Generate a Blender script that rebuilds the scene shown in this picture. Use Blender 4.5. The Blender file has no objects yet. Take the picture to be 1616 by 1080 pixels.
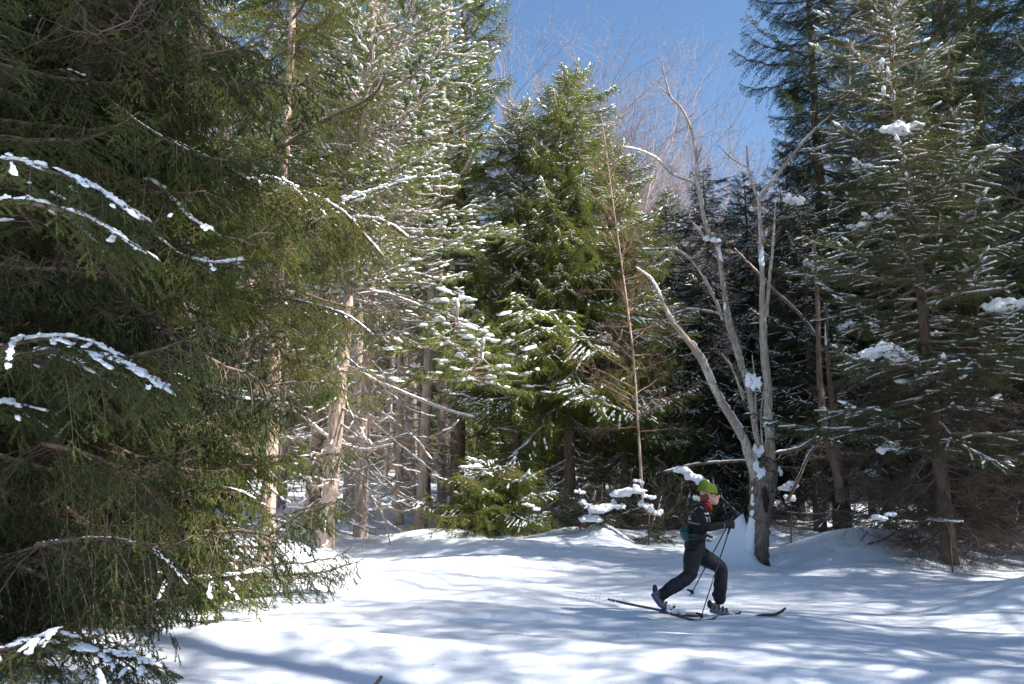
import bpy, math, random
import numpy as np
from mathutils import Vector, Matrix, Euler
from mathutils.bvhtree import BVHTree

SC = bpy.context.scene
COL = SC.collection
R = math.radians

# ------------------------------------------------------------------ camera, sky, sun, exposure
F = 1257.0                     # focal length in pixels of the 1616 px wide photograph
PITCH = R(9.7)
EYE = 1.6
cam_d = bpy.data.cameras.new('camera'); cam_d.sensor_width = 36.0; cam_d.lens = F / 1616 * 36
cam_d.clip_start = 0.1; cam_d.clip_end = 2000
cam = bpy.data.objects.new('camera', cam_d); COL.objects.link(cam)
cam.location = (0, 0, EYE); cam.rotation_euler = (R(90) + PITCH, 0, 0)
SC.camera = cam

SUN_EL = R(41); SUN_AZ = R(114)          # azimuth measured from +Y (view direction) towards +X (right)
w = bpy.data.worlds.new('World'); SC.world = w; w.use_nodes = True
nt = w.node_tree; nt.nodes.clear()
sky = nt.nodes.new('ShaderNodeTexSky'); sky.sky_type = 'NISHITA'; sky.sun_disc = False
sky.sun_elevation = SUN_EL; sky.sun_rotation = SUN_AZ
sky.altitude = 200; sky.air_density = 1.0; sky.dust_density = 0.6; sky.ozone_density = 1.2
bg = nt.nodes.new('ShaderNodeBackground'); bg.inputs['Strength'].default_value = 0.088
wo = nt.nodes.new('ShaderNodeOutputWorld')
hs = nt.nodes.new('ShaderNodeHueSaturation'); hs.inputs['Saturation'].default_value = 1.12; nt.links.new(sky.outputs[0], hs.inputs['Color']); nt.links.new(hs.outputs[0], bg.inputs[0]); nt.links.new(bg.outputs[0], wo.inputs[0])

sun_d = bpy.data.lights.new('sun', 'SUN'); sun_d.energy = 5.0; sun_d.angle = R(0.53); sun_d.color = (1.0, 0.965, 0.91)
sun = bpy.data.objects.new('sun', sun_d); COL.objects.link(sun)
sdir = Vector((math.sin(SUN_AZ) * math.cos(SUN_EL), math.cos(SUN_AZ) * math.cos(SUN_EL), math.sin(SUN_EL)))
sun.rotation_euler = sdir.to_track_quat('Z', 'Y').to_euler()

SC.view_settings.view_transform = 'Standard'
try: SC.view_settings.look = 'None'
except Exception: pass
SC.view_settings.gamma = 1; SC.view_settings.use_curve_mapping = False
SC.view_settings.exposure = 1.35
SC.render.engine = 'CYCLES'
cy = SC.cycles
cy.max_bounces = 6; cy.diffuse_bounces = 4; cy.glossy_bounces = 2; cy.transmission_bounces = 4; cy.transparent_max_bounces = 4
cy.use_denoising = True
try: cy.denoiser = 'OPENIMAGEDENOISE'
except Exception: pass
cy.sample_clamp_indirect = 6

# ------------------------------------------------------------------ materials
def new_mat(name):
    m = bpy.data.materials.new(name); m.use_nodes = True
    n = m.node_tree; n.nodes.clear()
    out = n.nodes.new('ShaderNodeOutputMaterial')
    b = n.nodes.new('ShaderNodeBsdfPrincipled')
    n.links.new(b.outputs[0], out.inputs[0])
    return m, n, b, out

def ramp(n, fac, stops):
    r = n.nodes.new('ShaderNodeValToRGB')
    e = r.color_ramp.elements
    while len(e) < len(stops): e.new(0.5)
    for k, (p, c) in enumerate(stops):
        e[k].position = p; e[k].color = (*c, 1)
    n.links.new(fac, r.inputs[0])
    return r.outputs[0]

def noise(n, scale, detail=3, rough=0.5, vec=None):
    t = n.nodes.new('ShaderNodeTexNoise'); t.inputs['Scale'].default_value = scale
    t.inputs['Detail'].default_value = detail; t.inputs['Roughness'].default_value = rough
    if vec is not None: n.links.new(vec, t.inputs['Vector'])
    return t.outputs['Fac']

def coords(n, kind='Object', scale=(1, 1, 1)):
    tc = n.nodes.new('ShaderNodeTexCoord'); mp = n.nodes.new('ShaderNodeMapping')
    mp.inputs['Scale'].default_value = scale
    n.links.new(tc.outputs[kind], mp.inputs['Vector'])
    return mp.outputs[0]

def bump(n, b, height, strength, dist):
    u = n.nodes.new('ShaderNodeBump'); u.inputs['Strength'].default_value = strength; u.inputs['Distance'].default_value = dist
    n.links.new(height, u.inputs['Height']); n.links.new(u.outputs[0], b.inputs['Normal'])

def mat_snow(name, col=(0.82, 0.85, 0.90), s1=2.5, d1=0.03):
    m, n, b, _ = new_mat(name)
    v = coords(n)
    b.inputs['Base Color'].default_value = (*col, 1)
    b.inputs['Roughness'].default_value = 0.55
    b.inputs['Specular IOR Level'].default_value = 0.25
    a = noise(n, s1, 5, 0.6, v); c = noise(n, s1 * 30, 3, 0.7, v)
    mx = n.nodes.new('ShaderNodeMath'); mx.operation = 'MULTIPLY_ADD'; mx.inputs[1].default_value = 0.12
    n.links.new(c, mx.inputs[0]); n.links.new(a, mx.inputs[2])
    bump(n, b, mx.outputs[0], 0.6, d1)
    return m

def mat_bark(name, dark, light, vs=6.0, warm=None):
    m, n, b, _ = new_mat(name)
    v = coords(n, 'Object', (1, 1, 0.22))
    a = noise(n, vs * 3, 6, 0.65, v)
    vo = n.nodes.new('ShaderNodeTexVoronoi'); vo.inputs['Scale'].default_value = vs * 2.2; vo.feature = 'F1'
    n.links.new(v, vo.inputs['Vector'])
    mul = n.nodes.new('ShaderNodeMath'); mul.operation = 'MULTIPLY_ADD'; mul.inputs[1].default_value = 0.6
    n.links.new(vo.outputs['Distance'], mul.inputs[0]); n.links.new(a, mul.inputs[2])
    mid = tuple((p + q) / 2 for p, q in zip(dark, light))
    stops = [(0.35, dark), (0.62, mid), (0.9, light)]
    c = ramp(n, mul.outputs[0], stops)
    if warm:
        big = noise(n, 1.3, 3, 0.6, coords(n, 'Object', (1, 1, 0.5)))
        f = ramp(n, big, [(0.45, (0, 0, 0)), (0.65, (1, 1, 1))])
        mx = n.nodes.new('ShaderNodeMix'); mx.data_type = 'RGBA'
        n.links.new(f, mx.inputs[0]); n.links.new(c, mx.inputs[6]); mx.inputs[7].default_value = (*warm, 1)
        c = mx.outputs[2]
    n.links.new(c, b.inputs['Base Color'])
    b.inputs['Roughness'].default_value = 0.9; b.inputs['Specular IOR Level'].default_value = 0.15
    bump(n, b, mul.outputs[0], 0.9, 0.03)
    return m

def mat_needles(name, lo, hi, trans=0.22, brown=None):
    m = bpy.data.materials.new(name); m.use_nodes = True
    n = m.node_tree; n.nodes.clear()
    out = n.nodes.new('ShaderNodeOutputMaterial')
    v = coords(n)
    a = noise(n, 2.2, 3, 0.6, v)
    oi = n.nodes.new('ShaderNodeObjectInfo')
    ad = n.nodes.new('ShaderNodeMath'); ad.operation = 'MULTIPLY_ADD'; ad.inputs[1].default_value = 0.5; 
    n.links.new(oi.outputs['Random'], ad.inputs[0]); n.links.new(a, ad.inputs[2])
    stops = [(0.45, lo), (0.85, hi)]
    if brown: stops = [(0.42, lo), (0.90, hi), (1.0, brown)]
    c = ramp(n, ad.outputs[0], stops)
    d = n.nodes.new('ShaderNodeBsdfPrincipled'); d.inputs['Roughness'].default_value = 0.8; d.inputs['Specular IOR Level'].default_value = 0.08
    t = n.nodes.new('ShaderNodeBsdfTranslucent')
    n.links.new(c, d.inputs['Base Color'])
    br = n.nodes.new('ShaderNodeMix'); br.data_type = 'RGBA'; br.blend_type = 'MULTIPLY'; br.inputs[0].default_value = 1
    br.inputs[7].default_value = (1.3, 1.45, 0.6, 1); n.links.new(c, br.inputs[6]); n.links.new(br.outputs[2], t.inputs[0])
    mx = n.nodes.new('ShaderNodeMixShader'); mx.inputs[0].default_value = trans
    n.links.new(d.outputs[0], mx.inputs[1]); n.links.new(t.outputs[0], mx.inputs[2]); n.links.new(mx.outputs[0], out.inputs[0])
    return m

def mat_plain(name, col, rough=0.7, var=0.25, scale=40, spec=0.3, bd=0.0):
    m, n, b, _ = new_mat(name)
    a = noise(n, scale, 3, 0.6, coords(n))
    c = ramp(n, a, [(0.3, tuple(x * (1 - var) for x in col)), (0.7, tuple(min(1, x * (1 + var)) for x in col))])
    n.links.new(c, b.inputs['Base Color'])
    b.inputs['Roughness'].default_value = rough; b.inputs['Specular IOR Level'].default_value = spec
    if bd: bump(n, b, a, 0.6, bd)
    return m

M = {}
M['snow'] = mat_snow('snow_ground')
M['snow_tree'] = mat_snow('snow_on_branches', (0.87, 0.885, 0.91), 8, 0.012)
M['bark_pine'] = mat_bark('pine_bark', (0.13, 0.085, 0.065), (0.46, 0.35, 0.29))
M['bark_spruce'] = mat_bark('spruce_bark', (0.05, 0.036, 0.028), (0.19, 0.135, 0.105))
M['bark_dead'] = mat_bark('weathered_wood', (0.05, 0.04, 0.033), (0.52, 0.46, 0.39), 12, (0.30, 0.235, 0.18))
M['dead_base'] = mat_bark('dark_weathered_wood', (0.025, 0.020, 0.017), (0.26, 0.21, 0.17), 11, (0.10, 0.075, 0.055))
M['twig'] = mat_plain('dry_twig', (0.26, 0.20, 0.155), 0.9, 0.35, 6)
M['twig_dark'] = mat_plain('dark_dry_twig', (0.135, 0.10, 0.08), 0.9, 0.35, 6)
M['twig_red'] = mat_plain('reddish_twig', (0.25, 0.155, 0.11), 0.9, 0.3, 6)
M['twig_far'] = mat_plain('bare_crown_twig', (0.28, 0.22, 0.21), 0.9, 0.3, 2)
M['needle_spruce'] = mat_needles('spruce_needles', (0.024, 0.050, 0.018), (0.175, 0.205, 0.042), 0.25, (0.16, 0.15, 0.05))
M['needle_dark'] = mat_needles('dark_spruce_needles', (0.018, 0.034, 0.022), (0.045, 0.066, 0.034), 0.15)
M['needle_shade'] = mat_needles('shaded_spruce_needles', (0.016, 0.034, 0.016), (0.085, 0.115, 0.036), 0.2, (0.10, 0.09, 0.035))  # darker copy of the spruce needles, shade put into the colour
M['needle_bright'] = mat_needles('sunlit_olive_needles', (0.030, 0.058, 0.016), (0.225, 0.25, 0.050), 0.28, (0.22, 0.20, 0.07))  # olive is the needles' own; the extra brightness stands in for sunlight
M['needle_pine'] = mat_needles('pine_needles', (0.075, 0.115, 0.035), (0.18, 0.205, 0.06), 0.25)
M['needle_fir'] = mat_needles('fir_needles', (0.045, 0.065, 0.032), (0.12, 0.13, 0.06), 0.2, (0.14, 0.12, 0.07))

# ------------------------------------------------------------------ numpy geometry helpers
class Acc:
    """gathers vertices and triangles with a material slot, then becomes ONE mesh"""
    def __init__(s): s.v = []; s.t = []; s.m = []; s.n = 0
    def add(s, V, T, mi=0):
        V = np.asarray(V, float).reshape(-1, 3); T = np.asarray(T, int).reshape(-1, 3)
        s.v.append(V); s.t.append(T + s.n); s.m.append(np.full(len(T), mi)); s.n += len(V)
    def arrays(s):
        if not s.v: return np.zeros((0, 3)), np.zeros((0, 3), int), np.zeros(0, int)
        return np.concatenate(s.v), np.concatenate(s.t), np.concatenate(s.m)
    def mesh(s, name, mats, smooth=True):
        V, T, Mi = s.arrays()
        return make_mesh(name, V, T, Mi, mats, smooth)

def make_mesh(name, V, T, Mi, mats, smooth=True):
    me = bpy.data.meshes.new(name)
    me.vertices.add(len(V)); me.vertices.foreach_set('co', np.ascontiguousarray(V, dtype=np.float32).ravel())
    me.loops.add(len(T) * 3); me.loops.foreach_set('vertex_index', np.ascontiguousarray(T, dtype=np.int32).ravel())
    me.polygons.add(len(T)); me.polygons.foreach_set('loop_start', np.arange(0, len(T) * 3, 3, dtype=np.int32))
    if Mi is not None: me.polygons.foreach_set('material_index', np.ascontiguousarray(Mi, dtype=np.int32))
    me.polygons.foreach_set('use_smooth', np.full(len(T), smooth))
    for m in mats: me.materials.append(m)
    me.update(calc_edges=True)
    return me

def tube(acc, P, r, k=6, mi=0, rough=0.0, seed=0, cap=True):
    P = np.asarray(P, float); n = len(P); r = np.broadcast_to(np.asarray(r, float), (n,)).copy()
    T = np.gradient(P, axis=0); T /= np.linalg.norm(T, axis=1, keepdims=True) + 1e-9
    ref = np.array([0.0, 0, 1]) if abs(T[0][2]) < 0.8 else np.array([1.0, 0, 0])
    A = np.cross(T, ref); A /= np.linalg.norm(A, axis=1, keepdims=True) + 1e-9
    B = np.cross(T, A)
    a = np.arange(k) / k * 2 * math.pi
    rr = r[:, None] * np.ones(k)[None]
    if rough:
        g = np.random.RandomState(seed)
        base = 1 + rough * g.randn(1, k) * 0.7
        rr = rr * (base + rough * g.randn(n, k) * 0.6)
    V = P[:, None, :] + rr[..., None] * (np.cos(a)[None, :, None] * A[:, None, :] + np.sin(a)[None, :, None] * B[:, None, :])
    i = np.arange(n - 1)[:, None] * k; j = np.arange(k)[None]; j2 = (j + 1) % k
    q = np.stack([i + j, i + j2, i + k + j2, i + k + j], -1).reshape(-1, 4)
    tr = np.concatenate([q[:, [0, 1, 2]], q[:, [0, 2, 3]]])
    V = V.reshape(-1, 3)
    if cap:
        V = np.vstack([V, P[-1:] + T[-1:] * r[-1] * 0.7]); e = len(V) - 1; o = (n - 1) * k
        tr = np.vstack([tr, [[o + x, o + (x + 1) % k, e] for x in range(k)]])
    acc.add(V, tr, mi)

def segs(acc, P0, P1, r0, r1, k=3, mi=0):
    """a batch of straight thin frusta"""
    P0 = np.asarray(P0, float); P1 = np.asarray(P1, float); n = len(P0)
    if n == 0: return
    r0 = np.broadcast_to(r0, (n,)); r1 = np.broadcast_to(r1, (n,))
    T = P1 - P0; T = T / (np.linalg.norm(T, axis=1, keepdims=True) + 1e-9)
    ref = np.where(np.abs(T[:, 2:3]) < 0.8, np.array([[0.0, 0, 1]]), np.array([[1.0, 0, 0]]))
    A = np.cross(T, ref); A /= np.linalg.norm(A, axis=1, keepdims=True) + 1e-9
    B = np.cross(T, A)
    a = np.arange(k) / k * 2 * math.pi
    ring = np.cos(a)[None, :, None] * A[:, None] + np.sin(a)[None, :, None] * B[:, None]
    V = np.concatenate([P0[:, None] + ring * r0[:, None, None], P1[:, None] + ring * r1[:, None, None]], 1)
    f = []
    for x in range(k):
        y = (x + 1) % k
        f += [[x, y, k + y], [x, k + y, k + x]]
    T_ = (np.arange(n)[:, None, None] * 2 * k + np.array(f)[None]).reshape(-1, 3)
    acc.add(V.reshape(-1, 3), T_, mi)

def needles(acc, P, D, Ls, m, nl, nw, rs, mi=1, spread=0.85, flat=0.5, sag=0.1):
    """needle triangles round every shoot: P start, D unit direction, Ls length; m per shoot"""
    S = len(P)
    if S == 0: return
    t = (np.arange(m)[None] + rs.rand(S, m)) / m
    base = P[:, None] + D[:, None] * (Ls[:, None] * t)[..., None]
    ref = np.where(np.abs(D[:, 2:3]) < 0.85, np.array([[0.0, 0, 1]]), np.array([[1.0, 0, 0]]))
    A = np.cross(D, ref); A /= np.linalg.norm(A, axis=1, keepdims=True) + 1e-9
    B = np.cross(A, D)
    ang = rs.rand(S, m) * 2 * math.pi
    rad = np.cos(ang)[..., None] * A[:, None] + flat * np.sin(ang)[..., None] * B[:, None]
    d = D[:, None] * 0.55 + rad * spread + rs.randn(S, m, 3) * 0.12
    d[..., 2] -= sag
    d /= np.linalg.norm(d, axis=2, keepdims=True) + 1e-9
    ln = nl * (0.75 + 0.5 * rs.rand(S, m))
    side = np.cross(d, rs.randn(S, m, 3)); side /= np.linalg.norm(side, axis=2, keepdims=True) + 1e-9
    v0 = base - side * nw / 2; v1 = base + side * nw / 2; v2 = base + d * ln[..., None]
    V = np.stack([v0, v1, v2], 2).reshape(-1, 3)
    acc.add(V, np.arange(len(V)).reshape(-1, 3), mi)

def ico(sub):
    ph = (1 + 5 ** 0.5) / 2
    v = [(-1, ph, 0), (1, ph, 0), (-1, -ph, 0), (1, -ph, 0), (0, -1, ph), (0, 1, ph), (0, -1, -ph), (0, 1, -ph), (ph, 0, -1), (ph, 0, 1), (-ph, 0, -1), (-ph, 0, 1)]
    f = [(0, 11, 5), (0, 5, 1), (0, 1, 7), (0, 7, 10), (0, 10, 11), (1, 5, 9), (5, 11, 4), (11, 10, 2), (10, 7, 6), (7, 1, 8),
         (3, 9, 4), (3, 4, 2), (3, 2, 6), (3, 6, 8), (3, 8, 9), (4, 9, 5), (2, 4, 11), (6, 2, 10), (8, 6, 7), (9, 8, 1)]
    v = [np.array(p, float) / np.linalg.norm(p) for p in v]
    for _ in range(sub):
        nf = []; cache = {}
        def mid(a, b):
            key = (min(a, b), max(a, b))
            if key not in cache:
                p = v[a] + v[b]; v.append(p / np.linalg.norm(p)); cache[key] = len(v) - 1
            return cache[key]
        for a, b, c in f:
            x, y, z = mid(a, b), mid(b, c), mid(c, a)
            nf += [(a, x, z), (b, y, x), (c, z, y), (x, y, z)]
        f = nf
    return np.array(v), np.array(f)
ICO0, ICO1, ICO2, ICO3 = ico(0), ico(1), ico(2), ico(3)

def dabs(acc, P, D, L, W, H, rs, tpl=ICO0, mi=0):
    """small snow pillows, flattened below, stretched along D"""
    S = len(P)
    if S == 0: return
    V0, F0 = tpl
    P = np.asarray(P); D = np.asarray(D, float); D = D / (np.linalg.norm(D, axis=1, keepdims=True) + 1e-9)
    A = np.cross(np.array([[0, 0, 1.0]]), D); A /= np.linalg.norm(A, axis=1, keepdims=True) + 1e-9
    U = np.cross(D, A)
    loc = np.repeat(V0[None], S, 0) * (1 + 0.22 * rs.randn(S, len(V0), 1))
    loc[..., 2] = np.where(loc[..., 2] < 0, loc[..., 2] * 0.35, loc[..., 2])
    V = P[:, None] + loc[..., 0:1] * D[:, None] * np.reshape(L, (-1, 1, 1)) + loc[..., 1:2] * A[:, None] * np.reshape(W, (-1, 1, 1)) + loc[..., 2:3] * U[:, None] * np.reshape(H, (-1, 1, 1))
    T = (np.arange(S)[:, None, None] * len(V0) + F0[None]).reshape(-1, 3)
    acc.add(V.reshape(-1, 3), T, mi)

# value noise
def vnoise(x, y, seed=0):
    xi = np.floor(x).astype(np.int64); yi = np.floor(y).astype(np.int64)
    fx = x - xi; fy = y - yi; fx = fx * fx * fx * (fx * (fx * 6 - 15) + 10); fy = fy * fy * fy * (fy * (fy * 6 - 15) + 10)
    def h(a, b):
        n = (a * 374761393 + b * 668265263 + seed * 1442695041) & 0xffffffff
        n = ((n ^ (n >> 13)) * 1274126177) & 0xffffffff
        return ((n ^ (n >> 16)) & 0xffff) / 65535.0 * 2 - 1
    return (h(xi, yi) * (1 - fx) + h(xi + 1, yi) * fx) * (1 - fy) + (h(xi, yi + 1) * (1 - fx) + h(xi + 1, yi + 1) * fx) * fy

# ------------------------------------------------------------------ scene bookkeeping
def tag(o, label=None, cat=None, group=None, kind=None):
    if label: o['label'] = label
    if cat: o['category'] = cat
    if group: o['group'] = group
    if kind: o['kind'] = kind
    return o
def link(name, data, parent=None, loc=None, mat=None):
    o = bpy.data.objects.new(name, data); COL.objects.link(o)
    if parent is not None: o.parent = parent
    if mat is not None: o.matrix_local = mat
    elif loc is not None: o.location = loc
    return o

# pixel of the photograph -> world
def ray(px, py):
    u = (px - 808) / F; v = (540 - py) / F
    return np.array([u, math.cos(PITCH) - v * math.sin(PITCH), math.sin(PITCH) + v * math.cos(PITCH)])
def at(px, py, Y):
    d = ray(px, py); s = Y / d[1]
    return np.array([d[0] * s, Y, EYE + d[2] * s])

# ------------------------------------------------------------------ snow field
TX, TY = at(1200, 885, 15.2)[:2]        # foot of the dead tree
def terrain(x, y):
    x = np.asarray(x, float); y = np.asarray(y, float)
    d = np.maximum(y - 21, 0)
    z = 0.0022 * d ** 2
    z = np.where(y > 85, 0.0022 * 64 ** 2 + (y - 85) * 0.10, z)
    z = np.where(y > 240, 0.0022 * 64 ** 2 + 155 * 0.10 + (y - 240) * 0.05, z)
    # rolling drifts
    w1 = np.clip((y + 2) / 6, 0, 1)
    z = z + w1 * (0.15 * vnoise(x / 3.6 + 7, y / 2.6 + 3, 1) + 0.07 * vnoise(x / 1.5, y / 0.9, 2) + 0.025 * vnoise(x / 0.5, y / 0.4, 3) + 0.008 * vnoise(x / 0.17, y / 0.15, 13))
    z = z + 0.5 * vnoise(x / 17, y / 13, 4) * np.clip((y - 16) / 15, 0, 1)
    # knee-high ridge along the far edge of the clearing, trough behind it
    yr = 20.5 + 1.2 * np.sin(x * 0.23) - 0.12 * x
    z = z + (0.30 + 0.15 * vnoise(x / 1.7, 0 * x + 5, 8)) * np.exp(-((y - yr) / 1.3) ** 2) * (x > -60)
    z = z - 0.30 * np.exp(-((y - yr - 4.5) / 2.4) ** 2)
    # drift leaning on the dead tree's left side
    dx = x - (TX - 0.22); dy = y - (TY + 0.10)
    r_ = np.sqrt((dx / np.where(dx < 0, 0.60, 0.07)) ** 2 + (dy / np.where(dy < 0, 0.17, 0.55)) ** 2 + 0.03)
    z = z + 1.0 * np.exp(-r_ ** 1.1) + 0.12 * np.exp(-((dx + 0.3) ** 2 + dy ** 2) / 1.2)
    # wind scoop on its right foot
    z = z - 0.22 * np.exp(-(((x - TX - 0.30) / 0.35) ** 2 + ((y - TY + 0.1) / 0.3) ** 2))
    # bank at the right of the track and hummocks in front of the right spruce
    z = z + 0.62 * np.exp(-(((x - 7.5) / 1.8) ** 2 + ((y - 10.3) / 1.2) ** 2))
    z = z + 0.60 * np.exp(-(((x - 7.0) / 1.5) ** 2 + ((y - 16.2) / 1.7) ** 2))
    z = z + 0.25 * np.exp(-(((x - 5.0) / 1.3) ** 2 + ((y - 6.0) / 0.8) ** 2))
    z = z + 0.08 * np.exp(-(((x + 0.2) / 0.5) ** 2 + ((y - 15.5) / 0.6) ** 2)) + 0.35 * np.exp(-(((x - 2.2) / 0.5) ** 2 + ((y - 19.5) / 0.7) ** 2))
    k = np.exp(-((y - 9.6) / 1.0) ** 4) * np.exp(-((x - 1.9) / 2.6) ** 4)
    z = z * (1 - k) + k * (0.02 + 0.03 * vnoise(x / 0.8, y / 0.5, 6))
    # shallow ski track of the skier
    z = z - (0.08 + 0.03 * vnoise(x * 6, y * 9, 12)) * (np.exp(-((y - 9.48) / 0.09) ** 2) + np.exp(-((y - 9.74) / 0.09) ** 2)) * np.clip((2.6 - x) / 0.6, 0, 1) * np.clip((x + 2.2) / 2.0, 0, 1)
    # the old track across the sunlit part
    z = z - 0.015 * np.exp(-((y - 13.2 - 0.3 * np.sin(x * 0.5)) / 0.12) ** 2)
    return z
def tz(x, y): return float(terrain(np.array([x]), np.array([y]))[0])
def ground_hit(px, py, lo=3.0, hi=90.0):
    d = ray(px, py); Y = np.arange(lo, hi, 0.05)
    z = EYE + d[2] / d[1] * Y; x = d[0] / d[1] * Y
    k = np.nonzero(z <= terrain(x, Y))[0]
    i = k[0] if len(k) else len(Y) - 1
    return float(x[i]), float(Y[i]), tz(x[i], Y[i])

def graded(a, b, dense_a, dense_b, step, grow):
    c = list(np.arange(dense_a, dense_b + 1e-6, step)); s = step
    while c[-1] < b: s *= grow; c.append(c[-1] + s)
    s = step
    while c[0] > a: s *= grow; c.insert(0, c[0] - s)
    return np.array(c)
xs = graded(-400, 400, -9, 9, 0.075, 1.07); ys = graded(-60, 700, 4.5, 22, 0.075, 1.06)
X, Y = np.meshgrid(xs, ys)
Z = terrain(X, Y)
nx, ny = len(xs), len(ys)
i = np.arange(ny - 1)[:, None] * nx + np.arange(nx - 1)[None]
i = i.ravel()
T = np.concatenate([np.stack([i, i + 1, i + nx + 1], 1), np.stack([i, i + nx + 1, i + nx], 1)])
gme = make_mesh('snow_ground', np.stack([X, Y, Z], -1).reshape(-1, 3), T, None, [M['snow']])
tag(link('snow_ground', gme), kind='structure')

# ------------------------------------------------------------------ branch builders (each grows along +X from its origin)
def rnd_axis(L, droop, up, n, rs, wob=0.03):
    t = np.linspace(0, 1, n)
    x = L * t * (1 - 0.10 * t); z = L * (-droop * t + up * t ** 3)
    y = L * wob * np.cumsum(rs.randn(n)) * 0.5 * t
    return t, np.stack([x, y, z + L * wob * 0.25 * rs.randn(n) * t], 1)

def interp(P, t):
    n = len(P) - 1; s = np.clip(np.asarray(t) * n, 0, n - 1e-6); i = s.astype(int); f = (s - i)[..., None]
    return P[i] * (1 - f) + P[i + 1] * f
def tangent(P, t):
    n = len(P) - 1; i = np.clip((np.asarray(t) * n).astype(int), 0, n - 1)
    d = P[i + 1] - P[i]; return d / (np.linalg.norm(d, axis=-1, keepdims=True) + 1e-9)

LOD = {  # needles per shoot, needle length, width, shoot spacing factor
    'near': (44, 0.0195, 0.0075, 1.6), 'mid': (17, 0.032, 0.0085, 1.1), 'far': (6, 0.065, 0.026, 1.7)}

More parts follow.
